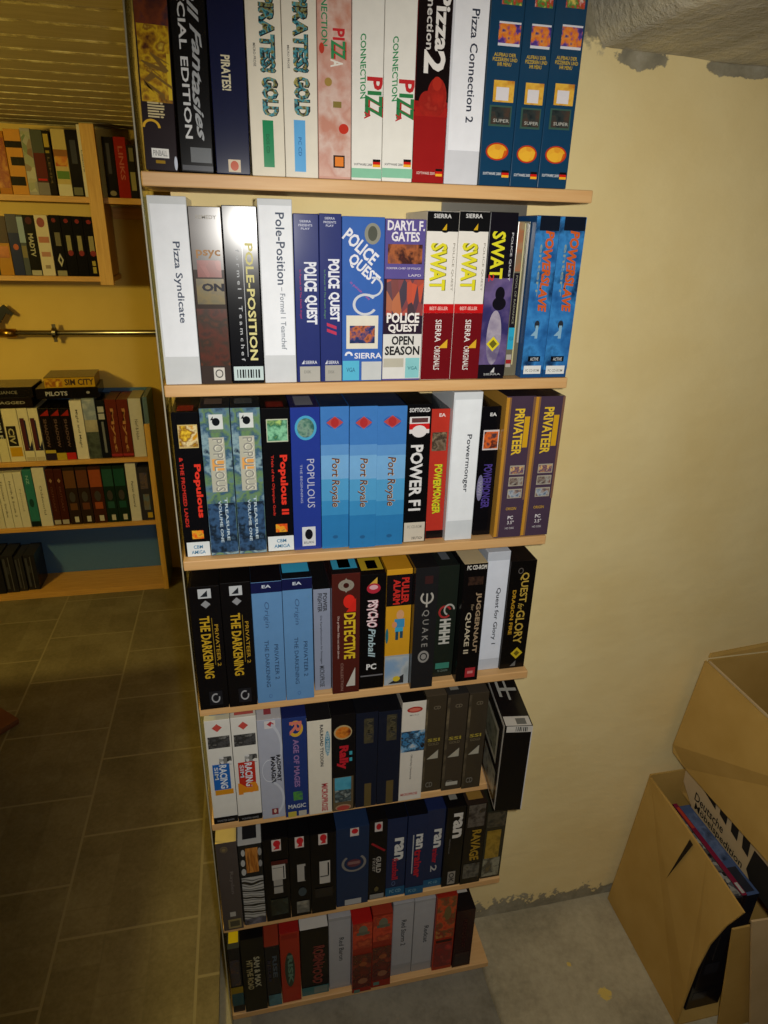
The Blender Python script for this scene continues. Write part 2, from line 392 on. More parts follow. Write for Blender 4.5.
# ---- second shelf
def swat_items(dy):
    return [bd(0, 1, 90, 152+dy, '121214'), e(.4, .75, 118, 156+dy, '121214'), tri(.48, .62, 128, 148, 'c8a020'), th('SIERRA', .2, .75, 100, 113, 'd8d8d8', n='small_lettering'),
            t('SWAT', .14, .66, 186, 326, 'dcd422', b=.03, o='6a6a10'), t('POLICE QUEST', .84, .92, 186, 328, '8a8478', n='small_lettering'), bd(0, 1, 366, 393, 'c01a1c'), th('BEST-SELLER', .2, .8, 374, 384, 'e8c0b8', n='small_lettering'),
            bd(0, 1, 393, 588, '6c1118'), t('SIERRA', .42, .62, 412, 478, 'e0dcd8', b=.01), t('ORIGINALS', .42, .62, 490, 560, 'e0dcd8', b=.01), tri(.55, .85, 470, 496, 'd8a820')]
BLU = (('1c4a80', '2a68a8', '3a86c8', '16365e'), 26)
def torin_items(dy):
    return [p(0, 1, 108, 560, BLU), bd(.15, .98, 106, 150, '141a26'), t('POWERSLAVE', .42, .8, 152+dy, 388+dy, 'c85a18', b=.045, w=.06, sh=.02), t('enterr', .25, .36, 190+dy, 345+dy, '8a9a90', n='small_lettering'),
            e(.38, .6, 415, 440, '2a3038'), p(.44, .56, 430, 468, '88b0c8'), tri(.25, .5, 440, 460, '88b0c8'), st(.25, .8, 520, 536, '10141c'), th('ACTIVE', .35, .72, 524, 533, 'd0d4d8', n='small_lettering'),
            st(.1, .88, 548, 572, 'dfe2e0'), th('PC CD-ROM', .18, .8, 558, 566, '8a8a84', n='small_lettering')]
def pq_items(dx, tailc):
    return [th('SIERRA', .25, .7, 134-dx, 142-dx, 'c8cce0', n='small_lettering'), th('PRESENTS', .2, .75, 147-dx, 155-dx, 'c8cce0', n='small_lettering'), th('PLAY', .3, .65, 159-dx, 166-dx, 'c8cce0', n='small_lettering'),
            t('POLICE', .38, .9, 274-dx, 372-dx, 'dfe2ec', b=.04), t('QUEST', .38, .9, 384-dx, 482-dx, 'dfe2ec', b=.04), t('In Pursuit Of The Death Angel', .17, .27, 300, 462, tailc, n='small_lettering'),
            tri(.2, .32, 600, 614, 'd0d4e0'), th('SIERRA', .36, .86, 603, 614, 'd0d4e0', n='small_lettering')]
build_row(1, 'game boxes on the second shelf of the tower', [
 ('B1', 48, 180, 52, 681, 'cdd1d4', 'wide white slipcase with printed title at the left end of the second shelf', [st(.06, .98, 80, 590, 'e9edf3'), t('Pizza Syndicate', .5, .74, 205, 478, '4a5468', b=.016)]),
 ('B1', 182, 288, 88, 684, '3f3632', 'brown grey box with pixelated patches and white badge', [
    p(.02, .98, 90, 300, (('5a5450', '4c4440', '605852'), 20)), p(.02, .98, 430, 620, (('3a2c28', '5a3026', '3a3028', '6a3a28'), 40)), th('REMEDY', .22, .85, 117, 130, 'a8a49c', n='small_lettering'),
    th('psyc', .15, .9, 233, 262, 'a88058', b=.02), p(.15, .9, 268, 325, (('8a4038', '70382f', '9a5048'), 90, 'cells')), p(.08, .95, 330, 415, (('5a5648', '7a6a40', '6a6448'), 50)), th('ON', .25, .95, 345, 372, '34343c', b=.05), st(.42, .78, 626, 668, 'd0ccc4'), rg(.47, .73, 632, 660, '40403c', f=.75)]),
 ('B1', 290, 402, 85, 679, '0e0f14', 'black racing box with pale gold lettering and barcode sticker', [
    t('POLE-POSITION', .6, .84, 210, 602, 'd6cf8c', b=.025), p(.52, .54, 215, 590, 'b0b4b8'), t('f o r m e l  1  T e a m c h e f', .33, .44, 232, 604, 'b8bcc0', b=.01), e(.55, .8, 130, 180, 'c87078'), st(.06, .98, 622, 668, 'c6d8d8')] + barcode(.16, .9, 632, 660)),
 ('B1', 404, 515, 62, 668, 'ccd0d4', 'white slipcase with a two part title in dark and pale print on second shelf', [st(.04, .97, 85, 585, 'e9edf3'), t('Pole-Position', .5, .76, 108, 350, '4a5468', b=.016), t('– Formel 1 Teamchef', .56, .72, 358, 566, '7a828e', b=.01)]),
 ('B1', 518, 600, 112, 676, '2a3470', 'narrow royal blue box with white title, left one of the two', pq_items(0, 'a82a60')+[st(.12, .98, 622, 672, 'b0aea6'), th('DISK', .3, .6, 635, 645, '7a7a74', n='small_lettering')]),
 ('B1', 600, 676, 112, 674, '2a3470', 'narrow royal blue box with white title and red slash, beside the pale blue box', pq_items(10, '5a8a60')+[t('II', .3, .75, 482, 512, 'b82a50', sh=.4, b=.02), st(.2, .98, 618, 670, 'a8a69e'), th('DISK', .35, .65, 635, 645, '7a7a74', n='small_lettering')]),
 ('B2', 4, 129, 108, 594, '3a64b0', 'pale blue box with diagonal white title, handcuffs and a torn photo', [
    e(.52, .9, 126, 190, '8c8c80'), e(.6, .82, 135, 180, '55584e'),
    ('t', 'POLICE', .02, .85, 150, 245, 'dfe0e8', dict(d='x', a=-.95+.25, L=.92, H=.3, b=.03)), ('t', 'QUEST', .12, .9, 205, 325, 'dfe0e8', dict(d='x', a=-.95+.25, L=.85, H=.3, b=.03)), ('t', 'in pursuit of the', .1, .75, 300, 355, 'b84888', dict(d='x', a=-.7, L=.6, H=.08, b=0, n='small_lettering')),
    rg(.5, .98, 285, 345, 'c8ccd4', f=.8, arc=(-120, 100)), rg(.25, .85, 335, 400, 'c8ccd4', f=.78, arc=(40, 330)), p(.1, .88, 400, 498, 'd8d4c4'), p(.18, .8, 430, 482, (('1a2850', '2a3a70', 'c06a38', '182040'), 80)),
    rg(.06, .26, 506, 530, 'dfe0e8', f=.5, arc=(0, 180)), th('SIERRA', .3, .98, 510, 527, 'dfe0e8', b=.02), st(0.01, .42, 533, 590, '58b4d4'), th('VGA', .1, .32, 553, 566, '2a6a8a', n='small_lettering'), st(.48, .98, 536, 590, 'c4c8c8')]),
 ('B2', 129, 245, 115, 588, '5c5292', 'purple box with city skyline photo and stacked white and black titles', [
    th('DARYL F.', .05, .97, 120, 150, 'e2dfe6', b=.03), th('GATES', .15, .85, 153, 182, 'e2dfe6', b=.03), p(.07, .93, 190, 248, (('6a3428', '3a2020', 'a86038', '7a4838'), 60)), th('FORMER CHIEF OF POLICE', .05, .9, 258, 264, 'c8c0d0', n='small_lettering'), th('LAPD', .6, .92, 278, 285, 'c8c0d0', n='small_lettering'),
    bd(0, 1, 292, 455, '2c2030'), p(.06, 1, 294, 400, (('3a2430', 'c04828', '8a3838', '30283c', 'd87838'), 110, 'cells', .35, (1, 1, .35))), th('POLICE', .08, .92, 392, 422, 'e6e2de', b=.035), th('QUEST', .12, .9, 425, 452, 'e6e2de', b=.035), bd(0, 1, 455, 586, 'd6d5d0'),
    th('OPEN', .22, .8, 460, 487, '121214', b=.035), th('SEASON', .05, .96, 490, 517, '121214', b=.035), st(.02, .55, 526, 552, 'b8b4a4'), st(.6, .97, 525, 584, '86c4c8'), th('VGA', .66, .92, 550, 560, '3a7a84', n='small_lettering')]),
 ('B2', 248, 338, 92, 588, 'e2ded6', 'white box with yellow capital title and dark red base, left one of the two', swat_items(0), {'top': '141416'}),
 ('B2', 339, 425, 92, 585, 'e2ded6', 'white box with yellow capital title and dark red base, right one of the two', swat_items(0), {'top': '141416'}),
 ('B2', 426, 506, 95, 580, '14121a', 'dark box with yellow title, helmeted silhouette and yellow diamond on second shelf', [
    p(0, 1, 290, 545, (('2a2a58', '3a3468', '6a5a88', '5a4a6a'), 18)), t('SWAT', .12, .6, 152, 292, 'dcd422', b=.03), t('2', .1, .3, 278, 300, 'c02828', b=.02), t('POLICE QUEST', .8, .88, 155, 298, 'c8c8cc', n='small_lettering'), e(.4, .75, 315, 358, '15131c'), e(.32, .82, 345, 385, '15131c'),
    e(.2, .75, 385, 545, (('8a8098', 'a8a0b0', '6a6080'), 30)), dia(.22, .72, 462, 506, 'd8c820'), dia(.32, .62, 471, 497, '6a6420'), bd(0, 1, 548, 578, '14121a'), tri(.45, .6, 552, 568, 'c8c8c8'), th('SIERRA', .2, .85, 570, 576, 'a8a8a8', n='small_lettering')], {'top': '18161c'}),
 ('B2', 507, 549, 122, 560, '6e6a58', 'thin beige and grey case set back between dark and blue boxes', [
    p(.05, .5, 125, 270, (('8a7458', 'a86a48', '9a8a68'), 50)), p(.52, .62, 128, 545, 'c8c090'), p(.8, .95, 130, 480, 'a8a69c'), bd(.02, .5, 275, 440, '1e1a22'), t('POOL OF RADIANCE', .2, .36, 282, 425, '8a8a78', b=.01), st(.02, .52, 436, 500, '2ea4c8'), th('VGA', .1, .45, 462, 474, '186a88', n='small_lettering'), st(.02, .45, 515, 552, 'b0a8a0'), p(.02, .45, 530, 542, 'a02828')], {'yf': .022, 'top': '2a2a28'}),
 ('B2', 551, 625, 105, 580, '1e4c80', 'glossy blue box with spiky orange title, left one of the two', torin_items(0), {'top': '121820'}),
 ('B2', 626, 698, 108, 580, '1e4c80', 'glossy blue box with spiky orange title, at the right end of second shelf', torin_items(0), {'top': '121820'}),
])

# ---- third shelf
POPU = (('2a4058', '5a7a90', '6a8a5a', '3a5a78', '8aa8b0', '24344a'), 34)
def popu_items(dy):
    return [p(.01, .99, 98+dy, 608+dy, POPU), p(.02, .98, 430+dy, 600+dy, (('24344a', '3a5a80', '1a2430', '4a6a88'), 50)), st(.3, .76, 120+dy, 172+dy, 'd0d6d4'), e(.4, .66, 132+dy, 160+dy, '14181c'), tri(.34, .44, 126+dy, 140+dy, '14181c'), th('BULLFROG', .32, .74, 174+dy, 184+dy, '5a6a68', n='small_lettering'),
            p(.24, .76, 200+dy, 390+dy, 'b4b4a4'), p(.3, .7, 275+dy, 315+dy, 'e0a050'), t('POPULOUS', .36, .7, 205+dy, 388+dy, '8a8a84', b=.01, o='d8d6c4'), t('TREASURE', .62, .72, 410+dy, 560+dy, 'b8ccd8', b=.02), t('VOLUME ONE', .4, .5, 420+dy, 565+dy, 'b8ccd8', b=.02)]
def royale_items(dx, dy):
    return [bd(0, 1, 88+dy, 225, '4079bd'), bd(0, 1, 225, 262, '5c92cb'), bd(0, 1, 262, 345, '72a8d6'), bd(0, 1, 345, 420, '4f9aca'), bd(0, 1, 420, 470, '3a8ac0'), bd(0, 1, 470, 586, '2c78b2'), rg(.2, .8, 128+dy, 168+dy, '3a60a8', f=.75), dia(.2, .8, 126+dy, 170+dy, 'b04a48'), e(.36, .64, 132+dy, 164+dy, 'a83030'),
            t('Port Royale', .3, .66, 272+dy, 442+dy, '5a3428', b=.012, sh=.03, o='c8b8a0', oe=.5), e(.4, .6, 540+dy, 552+dy, '285f90')]
def priv_items(dy):
    return [p(0, .1, 60+dy, 545+dy, 'c08a30'), p(.1, .16, 60+dy, 545+dy, '8a6440'), p(.92, 1, 60+dy, 420+dy, '7a5a48'), t('PRIVATEER', .32, .66, 100+dy, 262+dy, 'e0bc30', b=.03), st(.68, .86, 128+dy, 236+dy, 'd0a020'),
            p(.34, .86, 298+dy, 330+dy, 'a8a090'), p(.37, .83, 302+dy, 327+dy, (('6a4a78', 'b88858', '4a3a68', 'd8b070'), 120)), p(.34, .86, 338+dy, 370+dy, 'a8a090'), p(.37, .83, 342+dy, 367+dy, (('2a2830', '7a6a60', 'a0a098', '6a2820'), 120)), p(.34, .86, 380+dy, 412+dy, 'a8a090'), p(.37, .83, 384+dy, 409+dy, (('5a6a80', 'a8b0b8', '8a7060', '3a4a60'), 120)),
            th('ORIGIN', .34, .72, 443+dy, 453+dy, 'b89030', b=.02, n='small_lettering'), th('PC', .44, .64, 473+dy, 485+dy, 'd8d4d8', b=.03, n='small_lettering'), th('3.5"', .44, .68, 490+dy, 502+dy, 'd8d4d8', n='small_lettering'), th('HD DISK', .38, .72, 512+dy, 519+dy, 'b8b4b8', n='small_lettering')]
EA = ('c02a20', 'e06020', 'e8b030', '902838')
build_row(2, 'game boxes on the third shelf of the tower', [
 ('C1', 52, 155, 112, 617, '0d0d10', 'black box with red title, yellow picture and white sticker, leftmost on third shelf', [
    p(.2, .92, 156, 238, 'c8b070'), p(.22, .9, 160, 234, (('e0b020', 'c88818', 'e8d8a0', '8a5a18', 'f0c838'), 60)), t('Populous', .6, .92, 295, 482, 'e0301c', b=.04), t('& THE PROMISED LANDS', .14, .28, 270, 512, 'c82a1c', b=.02), p(.35, .8, 525, 554, (EA, 90)), st(.1, 1, 565, 614, 'dde5e8'), th('CBM', .36, .72, 576, 588, '2a7aa8', b=.015), th('AMIGA', .26, .82, 594, 606, '2a7aa8', b=.015)], {'top': '141012', 'lid': [(.2, .8, .05, .35, '8a241c')]}),
 ('C1', 157, 259, 98, 612, '4a6478', 'mossy blue grey box with stone title strip, left one of the two', popu_items(0), {'top': '2a2c30', 'lid': [(.15, .75, .2, .5, '6a5a54')]}),
 ('C1', 261, 361, 96, 606, '4a6478', 'mossy blue grey box with stone title strip, right one of the two', popu_items(-6), {'top': '23272c', 'lid': [(.15, .75, .2, .5, '54585c')]}),
 ('C1', 363, 460, 98, 598, '0d0d10', 'black box with red title and green face picture on third shelf', [
    p(.17, .92, 136, 216, 'b8c0a8'), p(.2, .9, 140, 212, (('4a9a70', '88c8a0', '2a6a50', 'a8c870'), 60)), t('Populous II', .52, .86, 262, 470, 'e0301c', b=.035), t('Trials of the Olympian Gods', .26, .38, 262, 472, 'c82a1c', b=.015), p(.35, .78, 502, 530, (EA, 90)), st(.04, 1, 544, 594, 'dde5e8'), th('CBM', .36, .72, 554, 566, '2a7aa8', b=.015), th('AMIGA', .26, .86, 572, 584, '2a7aa8', b=.015)], {'top': '141012', 'lid': [(.2, .8, .05, .35, '7a241c')]}),
 ('C1', 461, 562, 95, 592, '263a90', 'deep blue box with small globe and spaced pale title', [
    e(.14, .88, 124, 210, '4aa0c8'), e(.22, .8, 133, 201, (('1a2a3a', '3a6a60', '7a9a88', '20405a'), 60)), t('POPULOUS', .52, .78, 276, 446, 'b4b8cc', b=.002), t('THE BEGINNING', .28, .36, 294, 428, '98a0c0', n='small_lettering'), st(.3, .78, 512, 578, 'd0d4d8'), e(.4, .68, 520, 556, '14161c'), th('BULLFROG', .36, .72, 562, 570, '40444c', n='small_lettering')], {'top': '28285a', 'lid': [(.2, .8, .1, .6, '8a8c98')]}),
 ('C1', 562, 660, 92, 586, '3a78b8', 'sky blue box with brown script title, left one of three alike', royale_items(0, 0), {'top': '1e3050'}),
 ('C1', 660, 756, 91, 584, '3a78b8', 'sky blue box with brown script title, middle one of three alike', royale_items(0, 0), {'top': '1e3050'}),
 ('C2', 57, 156, 90, 575, '3a78b8', 'sky blue box with brown script title, beside the black racing box', royale_items(0, -4), {'top': '1e3050'}),
 ('C2', 156, 240, 84, 564, '0b0b0d', 'black box with blurred white vertical title and red white picture', [
    th('SOFTGOLD', .1, .92, 97, 112, 'd0d0d0', b=.03), p(.12, .92, 128, 186, 'd8d4d4'), p(.12, .92, 152, 172, 'c82020'), e(.22, .82, 158, 200, 'd8d4d4'), p(.2, .85, 132, 148, '5a3a3a'), t('POWER F1', .2, .72, 226, 455, 'd8d8d8', b=.03, n='title_lettering'), st(.06, .94, 496, 562, 'c8c0b0'), th('PC CD-ROM', .2, .8, 506, 516, '8a8478', n='small_lettering'), th('DEUTSCH', .4, .85, 546, 555, '3a3834', n='small_lettering')], {'top': '101012'}),
 ('C2', 240, 306, 100, 552, 'b43428', 'narrow red box with yellow green jagged title', [
    th('EA', .4, .75, 116, 128, 'e0d0cc', b=.03), p(.08, .88, 182, 247, (('5a4a3a', '7a6a58', '3a3028', '8a7a60'), 80)), t('POWERMONGER', .28, .72, 294, 466, 'd8c820', b=.03, w=.05, o='4a9a28'), bd(0, 1, 524, 551, '141012')], {'top': '20262c'}),
 ('C2', 309, 410, 42, 546, 'cdd3d8', 'white slipcase with dark printed title, tallest on the third shelf', [st(.05, .97, 68, 490, 'e6ebf0'), t('Powermonger', .5, .72, 190, 392, '3a3e46', b=.016)], {'yf': .008}),
 ('C2', 412, 480, 92, 543, '0c0b0f', 'black box with orange portrait and purple title on third shelf', [
    th('EA', .4, .75, 114, 126, 'd8d8d8', b=.03), p(.12, .98, 174, 244, 'd0c8c8'), p(.17, .93, 180, 239, (('c84818', '3a2828', 'e06828', '4a3a40'), 60)), e(.0, .35, 330, 420, '7a7898'), t('POWERMONGER', .3, .78, 294, 446, '4a3a8a', b=.03), t('WW1', .05, .25, 350, 400, '9a98b0', n='small_lettering')], {'yf': .02, 'top': '17130f'}),
 ('C2', 484, 587, 56, 548, '48384a', 'plum box with gold side stripe and yellow title, left one of the two', priv_items(0), {'yf': .004, 'top': '30262c', 'side': 'b08438'}),
 ('C2', 588, 685, 56, 547, '48384a', 'plum box with gold side stripe and yellow title, right end of third shelf', priv_items(-6), {'yf': .004, 'top': '30262c', 'side': 'b08438'}),
])

# ---- fourth shelf
def dark_items(dy):
    return [st(.3, .72, 188+dy, 224+dy, 'b8bcc0'), tri(.36, .6, 194+dy, 218+dy, '20242a'), dia(.36, .68, 232+dy, 262+dy, '8a8c90'), t('THE DARKENING', .27, .6, 292+dy, 530+dy, 'b89420', b=.03), p(.66, .68, 300+dy, 480+dy, '8a7020'), t('PRIVATEER 2', .74, .86, 326+dy, 486+dy, 'a88420', b=.01),
            p(.35, .8, 580+dy, 632+dy, '1c1c20'), rg(.42, .72, 588+dy, 624+dy, '9a9ca0', arc=(60, 380), f=.7)]
def darkb_items(dy):
    return [bd(0, 1, 158+dy, 202+dy, '161a44'), th('EA', .35, .65, 172+dy, 184+dy, 'b8c0d0', b=.03), t('Origin', .36, .56, 236+dy, 336+dy, '3a5a80', sh=.05, b=.004), t('PRIVATEER 2', .66, .8, 402+dy, 536+dy, '28405e', b=.006), t('THE DARKENING', .34, .48, 384+dy, 562+dy, '28405e', b=.006), rg(.4, .52, 590+dy, 604+dy, '4a70a0')]
build_row(3, 'game boxes on the fourth shelf of the tower', [
 ('D1', 46, 170, 178, 652, '0f0d0e', 'black box with gold title at left end of the fourth shelf', dark_items(0), {'top': '0c0a0b'}),
 ('D1', 171, 284, 163, 640, '0f0d0e', 'black box with gold title, between its twin and the pale blue box', dark_items(-12), {'top': '0c0a0b'}),
 ('D1', 285, 399, 160, 624, '5c88b6', 'pale blue box with navy band and clear wrap, left one of the two', darkb_items(0), {'top': '100c10'}),
 ('D1', 400, 511, 146, 612, '5c88b6', 'pale blue box with navy band and cyan lid label, right one of the two', darkb_items(-12), {'top': '101018', 'lid': [(.05, .95, .15, .55, '3aa0c8')]}),
 ('D1', 515, 581, 188, 576, '8890a4', 'narrow silver grey box with black top and dark vertical lettering', [t('POWER', .55, .8, 204, 275, '34363c', b=.03, w=.05), t('FIGHTER', .25, .5, 204, 276, '34363c', b=.03, w=.05), t('Die Kampfsimulation für Strategen', .35, .5, 290, 474, '2a2c32', b=.01, n='small_lettering'), t('MICROPROSE', .3, .6, 482, 562, '40444c', b=.02)], {'top': '141416'}),
 ('D1', 582, 691, 128, 588, '4a1d18', 'dark red brown box with yellow title and red heart emblem', [
    rg(.22, .78, 152, 196, '8a8478', f=.65), dia(.3, .7, 146, 202, '8a8478'), e(.4, .6, 164, 184, '3a1814'), e(.4, .82, 210, 262, 'd02a20'), tri(.5, .85, 225, 276, 'c8281e'), t('DETECTIVE', .42, .84, 280, 456, 'd0b024', b=.03), t('Die größten Fälle aus zehn Jahren', .17, .26, 290, 452, 'c0a8a0', n='small_lettering'), t('COLLECTION', .3, .4, 470, 575, '8a6a60', n='small_lettering'), tri(.5, .84, 490, 560, 'b8b4ac')], {'top': '181214', 'lid': [(.08, .95, .12, .5, '3a9cc0'), (.3, .72, .15, .42, 'b8b4ac')]}),
 ('D2', -2, 96, 132, 570, '0b0a0c', 'black box with pink white jumpy title and script below, fourth shelf', [
    tri(.35, .65, 143, 170, 'c8a040'), e(.25, .78, 166, 205, 'a82838'), e(.35, .68, 172, 190, 'd0a0a8'), t('PSYCHO', .28, .68, 230, 335, 'e0c8cc', b=.04, w=.08, o='7a1830'), t('Pinball', .34, .62, 342, 446, 'a0b8c0', b=.02, sh=.06), th('PC', .28, .68, 474, 496, 'd8d8d8', b=.03), p(.05, .95, 516, 521, '6a6a6e')], {'top': '100e10', 'lid': [(.1, .95, .12, .5, 'b89c28'), (.35, .75, .16, .4, '5a5c70')]}),
 ('D2', 98, 199, 112, 553, 'c8921c', 'yellow and black box with red title and small cartoon figure', [
    bd(0, 1, 132, 252, '131013'), t('PULLER', .58, .88, 145, 244, 'c02820', b=.04), t('ALARM', .26, .54, 150, 246, 'c02820', b=.04), e(.42, .72, 268, 305, 'cc9a70'), p(.35, .75, 302, 335, '3a88b8'), e(.25, .45, 312, 335, 'cc8a60'), p(.38, .7, 335, 352, '3aa0c8'), p(.4, .52, 350, 382, '24485c'), p(.58, .7, 350, 376, '24485c'), e(-.0, .12, 335, 392, '2a6a78'),
    bd(0, 1, 440, 553, '98a0a4'), p(.02, .98, 446, 550, (('8a9498', 'a8b0b4', '7a98b8'), 24)), tri(.15, .8, 515, 548, '2a2a2c'), e(.35, .65, 520, 540, 'c8b030')], {'top': 'c08a20'}),
 ('D2', 199, 291, 106, 570, '1d1d1f', 'charcoal box with pale ring emblem and widely spaced letters', [p(.4, .75, 138, 168, '3a2020'), rg(.24, .82, 196, 246, 'a8a49c', f=.72, arc=(-230, 50)), p(.49, .56, 205, 258, 'a8a49c'), t('Q U A K E', .34, .66, 268, 410, '8a8884', b=.004), e(.26, .76, 424, 470, '8a8884'), rg(.34, .68, 432, 462, '1d1d1f')], {'top': '161618'}),
 ('D2', 291, 375, 98, 522, '1b221c', 'dark green box with red swirl and pale runes, set back', [rg(.1, .75, 250, 300, 'a03030', f=.7, arc=(20, 320)), rg(.35, .9, 245, 290, 'a8a8a0', f=.72, arc=(0, 250)), t('HHHH', .2, .74, 302, 398, 'b8b8b0', b=.05), st(.12, .82, 470, 492, '3a7c6c'), th('PC CD-ROM', .25, .75, 496, 504, '6a7a70', n='small_lettering')], {'top': '1a1e1c', 'lid': [(.3, .7, .2, .6, '5a5e64')]}),
 ('D2', 377, 471, 90, 540, '0c0a0b', 'black box with tan title and beige top, left of white slipcase', [th('PC CD-ROM', .12, .95, 96, 113, 'd0ccc4', b=.03), p(.2, .85, 140, 172, (('1c1412', '3a2820', '181010'), 90)), t('JUGGERNAUT', .58, .84, 202, 434, '9a8468', b=.03), t('for', .42, .54, 246, 270, '8a7a60', b=.01), t('QUAKE II', .2, .46, 276, 434, 'b8ac94', b=.02), p(.4, .85, 490, 526, 'a02a30'), p(.5, .75, 502, 512, 'c87a78')], {'top': 'b8a884'}),
 ('D2', 472, 556, 45, 497, 'bcc2cc', 'white slipcase with dark printed title on the fourth shelf', [st(.04, .97, 78, 455, 'd8deea'), t('Quest for Glory 1', .48, .72, 184, 400, '30343e', b=.016)], {'yf': .018}),
 ('D2', 557, 654, 80, 500, '0d0b0a', 'black box with ornate gold title and yellow diamond, right end of fourth shelf', [t('QUEST', .42, .76, 125, 240, 'b89a40', b=.02), t('for', .45, .68, 244, 268, 'b89a40', b=.01, sh=.3), t('GLORY', .42, .76, 270, 398, 'b89a40', b=.02), t('DRAGON FIRE', .18, .32, 190, 360, 'b88c20', b=.03), dia(.38, .86, 412, 456, 'c8b028'), dia(.5, .74, 423, 445, '6a5c18'), tri(.4, .62, 462, 482, '6a6a68'), rg(.3, .5, 105, 128, '5a5450')], {'yf': .014, 'top': '1c1716', 'side': '3a3634'}),
])

# ---- fifth shelf
CHK = (('181818', 'd8d8d4', '181818', 'd0d0d0'), 150, 'cells')
def race_items(c1, dy, two):
    return [dia(.28, .68, 218+dy, 250+dy, 'b84840'), p(.08, .94, 268+dy, 315+dy, (('1a1a1c', '4a4a4c', '2a2a2a', '8a8a88'), 60)), p(.45, .95, 352+dy, 386+dy, CHK), p(.16, .84, 380+dy, 482+dy, c1), t('RACING', .42, .72, 384+dy, 478+dy, 'd0d8e0', b=.03), t('SIM', .22, .38, 390+dy, 440+dy, 'c0c8d0', b=.02), p(.18, .92, 482+dy, 502+dy, 'c88820')] + ([t('2', .1, .9, 462+dy, 508+dy, 'd0801c', b=.05)] if two else []) + [bd(0, 1, 590+dy, 618+dy, '131316'), th('MONSTER GAMES', .15, .85, 601+dy, 608+dy, '7a7a7c', n='small_lettering')]
def brown_items(yo, s=0):
    return [th('CD', .38, .72, 140+yo, 154+yo, '6a604e', b=.02), p(.0, .12, 110+yo, 480+yo, (('5a5040', '3a342a', '6a5e48'), 20)), th('SSI', .18, .78, 270+yo, 283+yo, '9a8a30', b=.02), th('GOLD', .22, .74, 288+yo, 298+yo, '6a6048', n='small_lettering'), tri(.18, .74, 318+yo, 352+yo, 'a09c8c'), th('CD', .2, .56, 445+yo, 466+yo, '6a665c', b=.02)] + ([st(.2, .8, 452+yo, 466+yo, 'a8a498')] if s else [])
